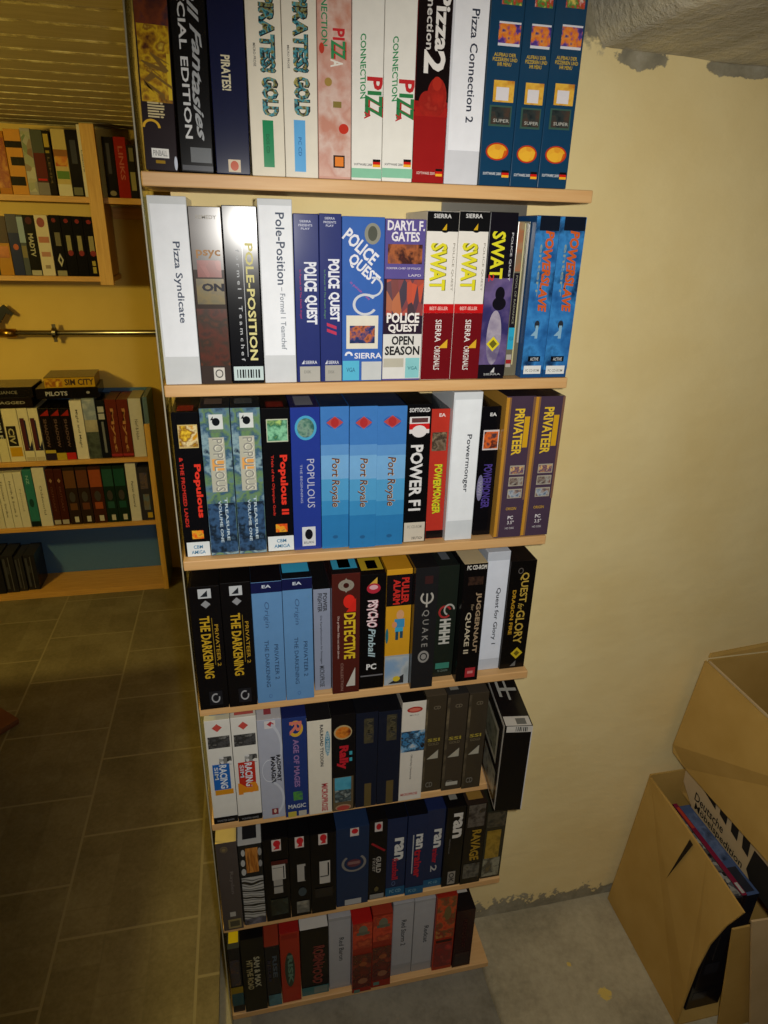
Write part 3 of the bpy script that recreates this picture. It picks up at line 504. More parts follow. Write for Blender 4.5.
build_row(4, 'game boxes on the fifth shelf of the tower', [
 ('E1', 76, 178, 203, 620, 'd2d0c8', 'white box with blue racing logo at left end of fifth shelf', race_items('1e5ca8', 0, 0), {'top': 'b8b49c', 'lid': [(.2, .85, .1, .5, '6a90a8')]}),
 ('E1', 179, 280, 190, 608, 'd2d0c8', 'white box with red racing logo, second on fifth shelf', race_items('b02c20', -10, 1), {'top': 'bcb8ac', 'lid': [(.15, .9, .05, .6, 'a85048')]}),
 ('E1', 281, 378, 200, 600, 'a2a6b4', 'silver grey box with two line black title and curved pale sweep', [
    p(.3, .75, 205, 236, 'c8c4c4'), dia(.4, .7, 208, 230, 'a83038'), rg(-.6, 1.0, 200, 420, 'b8bcc6', arc=(-60, 60), f=.88), t('RADSPORT', .72, .9, 345, 452, '16161a', b=.04), t('MANAGER', .48, .68, 350, 456, '16161a', b=.04), rg(.1, .75, 360, 450, 'c8ccd2', f=.94), rg(-.6, 1.0, 440, 620, 'b8bcc6', arc=(-60, 60), f=.88), p(.42, .7, 558, 582, '7a3038'), e(.5, .62, 560, 576, 'c8b0a0')], {'top': 'a8a6a8', 'lid': [(.3, .6, .1, .5, '8a3a40')]}),
 ('E1', 379, 476, 192, 592, '22346c', 'royal blue box with ornate gold and pink title', [
    rg(.25, .85, 205, 270, 'c8a030', f=.6, arc=(-150, 140)), t('R', .3, .8, 208, 262, 'c87060', b=.02), t('AGE OF MAGES', .42, .66, 280, 472, '8a6a9a', b=.03), p(.35, .75, 490, 525, (('22346c', '4a8a38', '2a4a60'), 60)), th('MAGIC', .12, .88, 540, 556, 'c0c4c8', b=.02), st(.1, .46, 568, 592, 'b0a040'), st(.56, .9, 568, 590, 'a8a498')], {'top': '18204e'}),
 ('E1', 477, 573, 203, 606, 'cfc9b8', 'cream box with small dark title and red maker name', [t('RAILROAD TYCOON', .52, .66, 222, 390, '24242a', b=.03), e(.72, .94, 250, 350, '5a8aa0'), t('SID MEIERS', .76, .9, 256, 346, 'b8c8c8', n='small_lettering'), t('MICROPROSE', .55, .82, 460, 570, 'a83038', b=.03)], {'top': '171516'}),
 ('E1', 575, 668, 180, 592, '121012', 'black box with orange oval, red title and lake picture', [
    e(.08, .85, 222, 280, 'a8946a'), e(.14, .8, 228, 275, (('a84a18', 'c87828', '6a2a14'), 60)), t('Rally', .2, .7, 305, 400, 'b01c28', b=.05), t('II', .74, .86, 330, 370, '3a98a8', b=.02), p(.02, .92, 430, 592, '5a4c36'), p(.1, .82, 432, 482, (('2a7898', '4a98b0', '3a88a0'), 30)), p(.1, .82, 482, 530, (('5a6a6c', '2a3438', '8a9490'), 90)), e(.12, .82, 540, 590, '9a7a60'), e(.18, .76, 545, 585, 'a04038')], {'top': '0e0c0e'}),
 ('E1', 670, 757, 172, 580, '161b2a', 'navy blue box with dim gold patches, left one of the two', [p(.36, .8, 196, 296, (('1c2230', '4a4430', '2a2a28'), 40)), t('RAMA', .5, .74, 200, 280, '4a4430', b=.02), st(.42, .74, 458, 560, '5a4c2c')], {'top': '101014'}),
 ('E2', 70, 162, 165, 562, '161b2a', 'navy blue box with dim gold patches, beside white rally box', [p(.36, .8, 180, 284, (('1c2230', '4a4430', '2a2a28'), 40)), t('RAMA', .5, .74, 186, 272, '4a4430', b=.02), st(.42, .74, 446, 548, '5a4c2c')], {'top': '101014'}),
 ('E2', 163, 257, 127, 537, 'ccc6ba', 'white box with blue car picture band and red oval', [e(.2, .85, 148, 172, 'a02c24'), e(.28, .77, 153, 167, 'c86a58'), th('MICRO', .32, .7, 178, 184, '8a8680', n='small_lettering'), p(0, 1, 245, 328, (('141820', '3a78a8', '202834', '5a90b8', 'a8b0b4'), 60)), t('Official Rally Championship', .42, .52, 340, 440, '4a4844', n='small_lettering'), th('MICROPROSE', .08, .82, 494, 504, 'a82a28', b=.02)], {'top': '0e0c0c'}),
 ('E2', 258, 340, 103, 488, '3a3226', 'brown box with gold lettering and pale triangle, left one of three', brown_items(5), {'top': '4a4032'}),
 ('E2', 341, 425, 97, 482, '3a3228', 'brown box with pale triangle and sticker, middle one of three', brown_items(-3, 1), {'top': '2a2826', 'lid': [(.2, .6, .1, .6, '7a7870')]}),
 ('E2', 426, 503, 92, 474, '3a3226', 'brown box with gold lettering and pale triangle, right one of three', brown_items(-14), {'top': '3a342c'}),
])

# ---- the box turned askew at the right end of the fifth shelf
zt = BOARD_Z[4]+.0005
P1 = onz(494.2, 811.0, zt); P2 = onz(519.8, 807.0, zt)
w = (P2-P1).xy.length; rz = math.atan2(P2.y-P1.y, P2.x-P1.x)
hz = ony(503.5, 726.4, P1.y).z-zt
ax = Vector((-math.sin(rz), math.cos(rz)))
rz = math.radians(-7.5); dd = .178
ask = carton('game_box', w, dd, hz, '0c0b0c', '100e10', 'c8c4ba')
ask.location = (P1.x, P1.y, zt); ask.rotation_euler = (0, 0, rz)
tag(ask, 'black box turned askew, jutting out over the right end of fifth shelf', 'game box', 'game boxes on the fifth shelf of the tower')
VV = lambda f: hz*(1-f)
decorate(ask, w, hz, [p(.962, .995, .01, .99, 'c8c6c8', n='edge_strip'), st(.08, .98, .0, .07, 'b8b4ac')]+barcode(.4, .85, .01, .06, 7), VV)
lid = []
for (u0, u1, v0, v1, c) in [(.05, .95, .0, .14, 'b4b0a8'), (.45, .8, .02, .11, '60605c'), (.2, .3, .45, .8, '9a9a94'), (.5, .58, .4, .75, '9a9a94'), (.3, .9, .55, .6, '9a9a94')]:
    me = bpy.data.meshes.new('lid_label'); z = hz+.0004+.0001*len(lid); lid.append(1)
    me.from_pydata([(w*u0, dd*v0, z), (w*u1, dd*v0, z), (w*u1, dd*v1, z), (w*u0, dd*v1, z)], [], [(0, 1, 2, 3)]); me.materials.append(M(c)); link('lid_label', me, ask)
for (y0, y1, z0, z1, c, dx) in [(.03, .97, .03, .97, '17171a', .0004), (.15, .75, .45, .85, 'b4b09c', .0006), (.2, .7, .5, .8, ('6a6a58', '8a8a74', '4a4a40'), .0008), (.1, .6, .1, .38, ('8a8878', 'a8a490', '6a685c'), .0008)]:
    me = bpy.data.meshes.new('cover_picture'); me.from_pydata([(-dx, dd*y0, hz*z0), (-dx, dd*y1, hz*z0), (-dx, dd*y1, hz*z1), (-dx, dd*y0, hz*z1)], [], [(0, 1, 2, 3)])
    me.materials.append(pic(list(c), 40) if isinstance(c, tuple) else M(c)); link('cover_picture', me, ask)

# ---- sixth shelf
def blk_items(dy, wdt=1.0, extra=()):
    return [st(.36, .72, 225+dy, 275+dy, 'c4b8b0'), e(.42, .7, 228+dy, 258+dy, 'b82028'), tri(.42, .66, 240+dy, 268+dy, 'b82028'), p(.32, .85, 338+dy, 405+dy, 'b0aca4'), p(.36, .72, 405+dy, 465+dy, '9a968e'), p(.34, .74, 350+dy, 352+dy, '3a3a38'), p(.76, .8, 345+dy, 400+dy, '1c1a1a'), p(.36, .74, 430+dy, 436+dy, '4a4846'), p(.2, .9, 490+dy, 560+dy, (('141212', '1c2420', '2a3430', '101010'), 40))]+list(extra)
build_row(5, 'game boxes on the sixth shelf of the tower', [
 ('F1', 84, 182, 238, 636, '4a423e', 'grey brown box with yellow lid at left end of sixth shelf', [e(.2, .55, 255, 282, '7a6a48'), rg(.22, .52, 258, 280, '4a423e'), t('Rayden', .5, .72, 370, 470, '6a625c', b=.006), st(.38, .66, 550, 570, 'a8a49c'), st(.25, .9, 582, 622, '8a7c50'), st(.34, .82, 590, 614, '4a4636')], {'top': 'c0a860', 'lid': [(.12, .88, .3, .7, '8a6a28')]}),
 ('F1', 184, 290, 246, 606, '20201f', 'zebra striped box with an orange picture on the sixth shelf', [
    p(.3, .82, 262, 372, (('a86828', '8a5018', 'c08038', '6a3a14'), 24, 'noise', .35, (6, 1, .6))), e(.12, .28, 265, 295, 'a8a8a4'), e(.08, .26, 310, 340, 'a8a8a4'), e(.08, .28, 350, 380, 'a8a8a4'), e(.82, .98, 265, 300, '8a8a88'), e(.82, .98, 320, 350, '8a8a88'), p(.06, .98, 390, 580, (('1a1a1a', 'b8b8b4', '181818', 'a8a8a4'), 14, 'wave')), p(.06, .98, 575, 605, (('3a3a48', '6a6a78', '2a2a34'), 40))], {'top': 'a0a09c', 'lid': [(.2, .8, .1, .8, '1c1c1e')]}),
 ('F1', 291, 405, 220, 590, '0d0b0c', 'black box with red logo and large white block, left one of three', blk_items(0, 1, [p(.3, .95, 318, 336, '4a1818')]), {'top': '0a090a'}),
 ('F1', 406, 500, 210, 570, '0d0b0c', 'black box with red logo and pale globe, middle one of three', [st(.3, .72, 210, 260, 'c4b8b0'), e(.38, .7, 214, 245, 'b82028'), tri(.4, .64, 225, 255, 'b82028'), p(.36, .76, 335, 412, 'a09c94'), p(.7, .76, 345, 410, '1c1a1a'), e(.38, .78, 440, 478, '3a4448'), p(.28, .9, 500, 552, (('7a7870', '5a5a54', '8a887c'), 40))], {'top': '0a090a'}),
 ('F1', 501, 615, 196, 552, '0d0b0c', 'black box with red logo and white block, right one of three', [st(.32, .66, 195, 245, 'c4b8b0'), e(.38, .64, 199, 230, 'b82028'), tri(.4, .6, 210, 240, 'b82028'), p(.34, .76, 320, 420, 'b0aca4'), p(.66, .72, 328, 385, '1c1a1a'), p(.36, .7, 385, 390, '4a4846'), p(.15, .85, 440, 480, (('141214', '1c181c', '101010'), 40))], {'top': '0a090a'}),
 ('F1', 616, 762, 168, 520, '1c2c48', 'wide dark blue box with grey laurel ring on the sixth shelf', [st(.42, .68, 172, 208, 'c4b8b0'), e(.46, .66, 175, 198, 'b82028'), rg(.16, .92, 290, 368, '7a7670', f=.8, arc=(130, 410)), e(.32, .76, 312, 346, '5a3038'), p(.36, .72, 322, 334, '7a5a58'), st(.26, .78, 490, 514, 'a8a8a8')], {'top': '1c2c48'}),
 ('F2', 84, 165, 180, 537, '100e0f', 'black box with red slash, pale vertical title, left of blue trio', [st(.3, .72, 190, 232, 'b8b0ac'), e(.38, .66, 196, 224, 'a81c24'), ('t', '/', .1, .95, 270, 335, '8a1820', dict(d='x', a=1.0, L=.3, H=1.0, b=.06)), t('GUILD', .42, .7, 345, 418, 'a09c94', b=.03), t('racer', .22, .38, 350, 412, '8a867e', b=.01), e(.35, .6, 480, 500, '5a5030'), st(.1, .9, 512, 532, '8a8884')], {'top': '0e0c0d'}),
 ('F2', 165, 254, 172, 521, '1c2746', 'navy blue box with white and red title, left one of three', [t('ran', .38, .86, 262, 362, 'c8c8c4', b=.04), t('fussball', .3, .62, 352, 448, 'a81c28', b=.03), rg(.3, .5, 455, 475, '4a5a80'), bd(0, 1, 482, 520, '1d5478'), th('PC CD', .2, .8, 492, 506, '6a98a8', b=.01)], {'top': '0c0c12'}),
 ('F2', 255, 340, 158, 514, '1c2746', 'navy blue box with white and red title, middle one of three', [t('ran', .45, .82, 245, 312, 'c8c8c4', b=.04), t('trainer', .4, .8, 314, 440, 'a81c28', b=.04), p(.28, .34, 245, 420, 'a0a4a8'), bd(0, 1, 480, 514, '1d5478'), th('PC CD', .2, .6, 490, 502, '6a98a8', b=.01)], {'top': '0c0c12'}),
 ('F2', 341, 424, 132, 480, '1c2746', 'navy blue box with title ending in a 2, right one of three', [t('ran', .42, .84, 222, 306, 'c8c8c4', b=.04), t('trainer', .4, .7, 308, 374, 'a81c28', b=.03), t('2', .35, .7, 384, 412, 'a8a8a8', b=.02), bd(0, 1, 446, 480, '1d5478'), th('PC CD', .3, .8, 456, 466, '6a98a8', b=.01)], {'top': '1b2448'}),
 ('F2', 425, 511, 120, 476, '0e0d0e', 'black box with big white lowercase title, sixth shelf', [t('ran', .36, .86, 150, 262, 'c8c4bc', b=.04), t('World Soccer', .22, .3, 262, 330, '6a6660', n='small_lettering'), st(.3, .72, 412, 468, '8a867e'), t('OK', .36, .66, 418, 462, '1c1a1a', b=.02)], {'top': '0c0b0c', 'lid': [(.25, .65, .15, .7, '7a7870')]}),
 ('F2', 512, 604, 108, 464, '17120f', 'black box with jagged gold title and patterned lid', [p(.1, .9, 110, 210, (('100d0c', '3a3432', '5a544e', '2a2420'), 50)), t('RAVAGE', .35, .8, 225, 362, '9a7a24', b=.04, w=.06), p(.1, .9, 375, 440, (('17120f', '3a3a3a', '5a5850', '17120f'), 60))], {'top': '2a201a', 'lid': [(.1, .9, .1, .8, ('2a201a', '8a5a20', 'a87830', '1a1410'))] and [(.15, .85, .1, .4, '8a6a30'), (.2, .6, .5, .8, '6a3a1c')]}),
 ('F2', 605, 693, 138, 438, '2c2a20', 'gold and dark box at right end of sixth shelf', [p(.05, .95, 145, 210, (('2a2a24', '4a4438', '1c1c18'), 60)), p(.1, .8, 225, 350, (('7a6018', '9a7c28', '5a4814'), 40)), p(.05, .9, 350, 430, (('5a5848', '8a8874', '3a3a34', '6a5a30'), 40))], {'top': '22241c'}),
])

# ---- bottom shelf
def redmen(dy):
    return [p(.02, .98, 272+dy, 400+dy, (('a02818', 'c03c20', '8a2014', 'c05028'), 30)), e(.3, .75, 285+dy, 335+dy, '6a6a58'), p(.2, .85, 318+dy, 332+dy, '5a5a4c'), p(.02, .98, 430+dy, 600+dy, (('6a1c10', '4a140e', '8a3018'), 30)), e(.35, .75, 470+dy, 492+dy, '8a4a28'), e(.3, .8, 552+dy, 580+dy, '8a5a40'), st(.1, .4, 606+dy, 622+dy, '5a7a70')]
build_row(6, 'game boxes on the bottom shelf of the tower', [
 ('G1', 92, 166, 352, 680, '15161c', 'small dark box with yellow lid, leftmost on the bottom shelf', [p(.1, .85, 410, 540, (('3a2420', '2a2838', '4a3028'), 40)), bd(0, 1, 548, 580, '8a7418'), bd(0, 1, 580, 640, '1e4a52')], {'top': '3a3c34', 'lid': [(.1, .9, .1, .9, 'd0b418')]}),
 ('G1', 167, 285, 300, 672, '0c0d0c', 'black box with two line pale gold title on bottom shelf', [t('SAM & MAX', .52, .78, 395, 548, 'a8a488', b=.03, w=.05), t('HIT THE ROAD', .2, .46, 408, 556, 'a09468', b=.03, w=.05)], {'top': '0c0c0c', 'lid': [(.7, .95, .3, .8, '3a6a90')]}),
 ('G1', 287, 362, 338, 645, '17171c', 'dark box with red top strip and teal foot on bottom shelf', [bd(.05, .8, 300, 340, '8a3420'), t('RISE', .5, .8, 390, 500, '4a545c', b=.03), t('RESURR', .15, .36, 410, 520, '3a3440', b=.02), p(.1, 1, 585, 640, (('1e4a58', '3a7080', '2a5a68'), 30))], {'top': '8a3420'}),
 ('G1', 363, 463, 272, 625, '9a2a1a', 'red box with dark green oval emblem on the bottom shelf', [e(.2, .72, 370, 545, '2a3a30'), t('RISK', .36, .62, 385, 530, '5a7a68', b=.04), p(.1, .9, 280, 300, '8a2018'), p(.05, .95, 550, 610, 'a42c1c')], {'top': '8a1c18'}),
 ('G1', 465, 607, 248, 585, '100c0c', 'black box with red gothic title and white lid', [t('ROBIN', .45, .85, 340, 430, '7a3830', b=.04, w=.08, n='title_lettering'), t('HOOD', .42, .78, 432, 530, '7a3830', b=.04, w=.08), bd(0, 1, 542, 584, '3a6a6c'), p(.45, .95, 546, 576, '6a7a74')], {'top': 'b8b4ac'}),
 ('G1', 609, 725, 190, 575, '98989a', 'grey white slipcase with small title, in the middle of bottom shelf', [st(.03, .97, 205, 540, 'a4a4a8'), t('Red Baron', .46, .68, 295, 412, '3a3c42', b=.016)], {'yf': .012}),
 ('G2', 8, 112, 272, 624, '8a2416', 'red box with dark lower half, left one of the two', redmen(0), {'top': '9a1c18'}),
 ('G2', 114, 213, 222, 595, '8a2416', 'red box with dark lower half, right one beside white slipcases', redmen(-40), {'top': '8a3020'}),
 ('G2', 216, 320, 168, 515, '98989a', 'pale slipcase with a numbered title, left one of the two', [st(.03, .97, 175, 480, 'a4a4a8'), t('Red Storm 2', .42, .66, 255, 386, '34363c', b=.016)], {'yf': .014}),
 ('G2', 323, 429, 150, 503, '98989a', 'pale slipcase with short title beside the red orange box', [st(.03, .97, 160, 470, 'a4a4a8'), t('Redcat', .52, .74, 286, 370, '34363c', b=.016)], {'yf': .014}),
 ('G2', 431, 534, 134, 505, '9a2e18', 'red orange box with greenish figures on the bottom shelf', [p(.04, .96, 138, 345, (('a83018', 'c04a20', '6a4a28', '8a2a18', 'a87838'), 40)), e(.4, .75, 185, 255, '6a5a34'), p(.06, .94, 372, 490, (('8a1c18', '6a2420', 'a83028'), 40)), bd(.1, .9, 355, 368, '3a1a14')], {'top': '8a2418'}),
 ('G2', 536, 628, 205, 490, '2a0f0e', 'dark red box with white lid label at right end of bottom shelf', [t('RESIDENT', .4, .6, 250, 400, '3a1614', b=.03), p(.1, .9, 420, 480, (('2a0f0e', '201010', '341614'), 30))], {'top': '181314', 'lid': [(.2, .85, .35, .75, 'b0aca4')]}),
])

# ================================================================== SETTING
# plastered wall behind and to the right of the tower
m, nt, b = newmat('yellow_limewash_plaster')
g = nt.nodes.new('ShaderNodeNewGeometry'); sep = nt.nodes.new('ShaderNodeSeparateXYZ'); nt.links.new(g.outputs['Position'], sep.inputs[0])
n1 = tex(nt, 'Noise', Scale=5.0, Detail=7.0, Roughness=.55); n2 = tex(nt, 'Noise', Scale=26.0, Detail=5.0, Roughness=.65); n3 = tex(nt, 'Noise', Scale=14.0, Detail=3.0)
mp = nt.nodes.new('ShaderNodeMapping'); mp.inputs['Scale'].default_value = (1, 1, 2.0); mp.inputs['Rotation'].default_value = (0, .35, 0)
nt.links.new(g.outputs['Position'], mp.inputs['Vector'])
for n in (n1, n2): nt.links.new(g.outputs['Position'], n.inputs['Vector'])
nt.links.new(mp.outputs[0], n3.inputs['Vector'])
plast = ramp(nt, n1.outputs['Fac'], [(.3, 'e6cf92'), (.7, 'efdca4')])
gray = ramp(nt, n2.outputs['Fac'], [(.3, '787260'), (.55, '979079'), (.8, 'b2ab98')])
jit = math_(nt, 'MULTIPLY', math_(nt, 'SUBTRACT', n2.outputs['Fac'], .5), .12)
low = clampr(nt, math_(nt, 'SUBTRACT', math_(nt, 'ADD', -.088, math_(nt, 'MULTIPLY', jit, 1.6)), sep.outputs['Z']), -.004, .004)
hi = clampr(nt, math_(nt, 'ADD', math_(nt, 'SUBTRACT', sep.outputs['Z'], 1.793), math_(nt, 'MULTIPLY', jit, .6)), -.004, .004)
mask = math_(nt, 'MAXIMUM', low, hi)
# bare patch near the top where plaster has come away
dx = math_(nt, 'DIVIDE', math_(nt, 'SUBTRACT', sep.outputs['X'], .727), .046); dz = math_(nt, 'DIVIDE', math_(nt, 'SUBTRACT', sep.outputs['Z'], 1.781), .018)
rr = math_(nt, 'ADD', math_(nt, 'MULTIPLY', dx, dx), math_(nt, 'MULTIPLY', dz, dz))
hole = clampr(nt, math_(nt, 'ADD', math_(nt, 'MULTIPLY', rr, -1), math_(nt, 'ADD', .9, math_(nt, 'MULTIPLY', jit, 26))), -.08, .08)
mask = math_(nt, 'MAXIMUM', mask, hole)
dx = math_(nt, 'DIVIDE', math_(nt, 'SUBTRACT', sep.outputs['X'], .90), .075); dz = math_(nt, 'DIVIDE', math_(nt, 'SUBTRACT', sep.outputs['Z'], 1.776), .013)
rr = math_(nt, 'ADD', math_(nt, 'MULTIPLY', dx, dx), math_(nt, 'MULTIPLY', dz, dz))
mask = math_(nt, 'MAXIMUM', mask, clampr(nt, math_(nt, 'ADD', math_(nt, 'MULTIPLY', rr, -1), math_(nt, 'ADD', .9, math_(nt, 'MULTIPLY', jit, 26))), -.08, .08))
nt.links.new(mixc(nt, mask, plast, gray), b.inputs['Base Color']); b.inputs['Roughness'].default_value = .85; b.inputs['Specular IOR Level'].default_value = .15
hgt = math_(nt, 'SUBTRACT', math_(nt, 'ADD', math_(nt, 'MULTIPLY', n3.outputs['Fac'], .8), math_(nt, 'MULTIPLY', n2.outputs['Fac'], .25)), math_(nt, 'MULTIPLY', mask, .6))
bump(nt, b, hgt, .22, .010)
PLASTER = m
def grid_wall(name, x0, x1, z0, z1, y, thick, m, nx=90, nz=110, amp=.004):
    bm = bmesh.new(); vs = []
    for i in range(nx+1):
        r = []
        for j in range(nz+1):
            x = x0+(x1-x0)*i/nx; z = z0+(z1-z0)*j/nz
            r.append(bm.verts.new((x, y-abs(noise.noise((x*3.1, z*2.3, 1.7)))*amp-abs(noise.noise((x*9, z*14, 4)))*amp*.35, z)))
        vs.append(r)
    for i in range(nx):
        for j in range(nz): bm.faces.new((vs[i][j], vs[i+1][j], vs[i+1][j+1], vs[i][j+1]))
    add_box(bm, x0, x1, y+.001, y+thick, z0, z1)
    return finish(name, bm, m, smooth=True)
w_ = grid_wall('wall_right', .02, 2.4, -.16, 2.05, .137, .22, PLASTER); tag(w_, None, None, None, 'structure')

# tiled floor of the left room
m, nt, b = newmat('stone_tiles')
g = nt.nodes.new('ShaderNodeNewGeometry')
mp = nt.nodes.new('ShaderNodeMapping'); mp.inputs['Rotation'].default_value = (0, 0, math.pi/2); mp.inputs['Location'].default_value = (-.188, .434, 0)
nt.links.new(g.outputs['Position'], mp.inputs['Vector'])
# running bond: bricks run along world y (length .31), rows of .345 across x
def brick(scale_w, row, mortar, loc=None):
    n = nt.nodes.new('ShaderNodeTexBrick'); n.inputs['Scale'].default_value = 1.0; n.inputs['Brick Width'].default_value = scale_w; n.inputs['Row Height'].default_value = row
    n.inputs['Mortar Size'].default_value = mortar; n.inputs['Mortar Smooth'].default_value = .3; n.inputs['Color1'].default_value = (.0, .0, .0, 1); n.inputs['Color2'].default_value = (1, 1, 1, 1); n.inputs['Mortar'].default_value = (0, 0, 0, 1)
    nt.links.new(mp.outputs[0], n.inputs['Vector']); return n
b1 = brick(.312, .3445, .004); b2 = brick(.156, .115, .002)
n1 = tex(nt, 'Noise', Scale=7.0, Detail=6.0, Roughness=.6); n2 = tex(nt, 'Noise', Scale=90.0, Detail=4.0, Roughness=.7)
for n in (n1, n2): nt.links.new(g.outputs['Position'], n.inputs['Vector'])
v = math_(nt, 'ADD', math_(nt, 'MULTIPLY', b2.outputs['Color'], .12), math_(nt, 'ADD', math_(nt, 'MULTIPLY', n1.outputs['Fac'], .5), math_(nt, 'MULTIPLY', n2.outputs['Fac'], .4)))
stone = ramp(nt, v, [(.28, '544b32'), (.5, '6a6044'), (.72, '7e7456')])
grout = mixc(nt, math_(nt, 'MULTIPLY', b2.outputs['Fac'], .25), stone, '746b50')
nt.links.new(mixc(nt, b1.outputs['Fac'], grout, '827859'), b.inputs['Base Color']); b.inputs['Roughness'].default_value = .6; b.inputs['Specular IOR Level'].default_value = .3
bump(nt, b, math_(nt, 'SUBTRACT', math_(nt, 'MULTIPLY', n1.outputs['Fac'], .3), b1.outputs['Fac']), .25, .004)
bm = bmesh.new(); add_box(bm, -3.2, -.035, -2.4, 2.45, -.2, -.126); add_box(bm, -.035, 2.4, .36, 2.45, -.2, -.126); f_ = finish('floor', bm, m); tag(f_, None, None, None, 'structure')

# bare concrete
def concrete(name, c):
    m, nt, b = newmat(name)
    g = nt.nodes.new('ShaderNodeNewGeometry')
    n1 = tex(nt, 'Noise', Scale=6.0, Detail=8.0, Roughness=.65); n2 = tex(nt, 'Noise', Scale=70.0, Detail=4.0, Roughness=.7)
    for n in (n1, n2): nt.links.new(g.outputs['Position'], n.inputs['Vector'])
    v = math_(nt, 'ADD', math_(nt, 'MULTIPLY', n1.outputs['Fac'], .7), math_(nt, 'MULTIPLY', n2.outputs['Fac'], .3))
    base = ramp(nt, v, [(.32, c[0]), (.5, c[1]), (.68, c[2])])
    return m, nt, b, g, n1, n2, base
m, nt, b, g, n1, n2, base = concrete('bare_concrete_floor', ('888066', 'aa9f82', 'c0b696'))
sep = nt.nodes.new('ShaderNodeSeparateXYZ'); nt.links.new(g.outputs['Position'], sep.inputs[0])
def splash(cx, cy, r, k):
    dx = math_(nt, 'DIVIDE', math_(nt, 'SUBTRACT', sep.outputs['X'], cx), r); dy = math_(nt, 'DIVIDE', math_(nt, 'SUBTRACT', sep.outputs['Y'], cy), r)
    rr = math_(nt, 'ADD', math_(nt, 'MULTIPLY', dx, dx), math_(nt, 'MULTIPLY', dy, dy))
    return clampr(nt, math_(nt, 'SUBTRACT', math_(nt, 'ADD', 1, math_(nt, 'MULTIPLY', math_(nt, 'SUBTRACT', n2.outputs['Fac'], .5), k)), rr), 0, .3)
q1 = onz(605, 994, -.126); q2 = onz(569, 964, -.126); q3 = onz(484, 1001, -.126)
msk = splash(q1.x, q1.y, .016, 4); msk = math_(nt, 'MAXIMUM', msk, splash(q2.x, q2.y, .006, 3)); msk = math_(nt, 'MAXIMUM', msk, splash(q3.x, q3.y, .005, 3))
nt.links.new(mixc(nt, msk, base, 'd8bc60'), b.inputs['Base Color']); b.inputs['Roughness'].default_value = .85
bump(nt, b, math_(nt, 'ADD', n1.outputs['Fac'], math_(nt, 'MULTIPLY', n2.outputs['Fac'], .3)), .35, .008)
CONC = m
bm = bmesh.new()
# raised slab with a worn, rounded lip along its left edge
prof = [(.597, -.16), (.598, -.140), (.604, -.131), (.614, -.1265), (.63, -.126), (.70, -.1265), (1.3, -.126), (2.4, -.126), (2.4, -.2), (.597, -.2)]
ny = 60; rows = []
for j in range(ny+1):
    y = -2.4+(2.9)*j/ny
    rows.append([bm.verts.new((x+(noise.noise((x*4, y*9, 2))*.004 if x < .66 else 0), y, z+noise.noise((x*7, y*7, 3))*.0015*(z > -.13))) for x, z in prof])
for j in range(ny):
    for i in range(len(prof)): k = (i+1) % len(prof); bm.faces.new((rows[j][i], rows[j][k], rows[j+1][k], rows[j+1][i]))
bm.faces.new(rows[0]); bm.faces.new(rows[-1])
f_ = finish('floor_raised_slab', bm, CONC, smooth=True); tag(f_, None, None, None, 'structure')
m, nt, b, g, n1, n2, base = concrete('worn_concrete_threshold', ('6a6454', '858070', '98927f'))
nt.links.new(base, b.inputs['Base Color']); b.inputs['Roughness'].default_value = .8; bump(nt, b, n1.outputs['Fac'], .3, .006)
f_ = box_obj('floor_threshold', -.035, .6, -2.4, .36, -.2, -.1426, m, None, 0); tag(f_, None, None, None, 'structure')

# far wall of the left room
m, nt, b = newmat('ochre_painted_wall')
g = nt.nodes.new('ShaderNodeNewGeometry'); n1 = tex(nt, 'Noise', Scale=3.0, Detail=6.0); n2 = tex(nt, 'Noise', Scale=40.0, Detail=4.0)
for n in (n1, n2): nt.links.new(g.outputs['Position'], n.inputs['Vector'])
nt.links.new(ramp(nt, n1.outputs['Fac'], [(.3, 'c8a850'), (.7, 'd6b862')]), b.inputs['Base Color']); b.inputs['Roughness'].default_value = .8
bump(nt, b, n2.outputs['Fac'], .15, .004)
FARY = 2.27
w_ = box_obj('wall_back', -3.2, 2.4, FARY, FARY+.15, -.2, 2.05, m, None, 0); tag(w_, None, None, None, 'structure')
w_ = box_obj('wall_left', -3.3, -3.2, -2.4, FARY+.15, -.2, 2.05, col('4e4230', .9, .1), None, 0); tag(w_, None, None, None, 'structure')

# slatted ceiling of the left room: boards with pale flaking joints
m, nt, b = newmat('aged_ceiling_boards')
g = nt.nodes.new('ShaderNodeNewGeometry'); sep = nt.nodes.new('ShaderNodeSeparateXYZ'); nt.links.new(g.outputs['Position'], sep.inputs[0])
n1 = tex(nt, 'Noise', Scale=4.0, Detail=6.0, Roughness=.6); mp = nt.nodes.new('ShaderNodeMapping'); mp.inputs['Scale'].default_value = (3, 40, 1); nt.links.new(g.outputs['Position'], mp.inputs['Vector'])
nt.links.new(mp.outputs[0], n1.inputs['Vector'])
nt.links.new(ramp(nt, n1.outputs['Fac'], [(.3, '9c8c64'), (.7, 'b09f74')]), b.inputs['Base Color']); b.inputs['Roughness'].default_value = .75
CEILB = m
m, nt, b = newmat('flaking_joint_paint')
g = nt.nodes.new('ShaderNodeNewGeometry'); n1 = tex(nt, 'Noise', Scale=22.0, Detail=5.0, Roughness=.7); nt.links.new(g.outputs['Position'], n1.inputs['Vector'])
nt.links.new(ramp(nt, n1.outputs['Fac'], [(.44, 'a3936a'), (.54, 'd2c48c'), (.66, 'f2e8c0')]), b.inputs['Base Color']); b.inputs['Roughness'].default_value = .7
JOINT = m
bm = bmesh.new(); PIT = .122; CZ = 1.868
y = -2.4
ceil_z = lambda yy: CZ+.008*yy
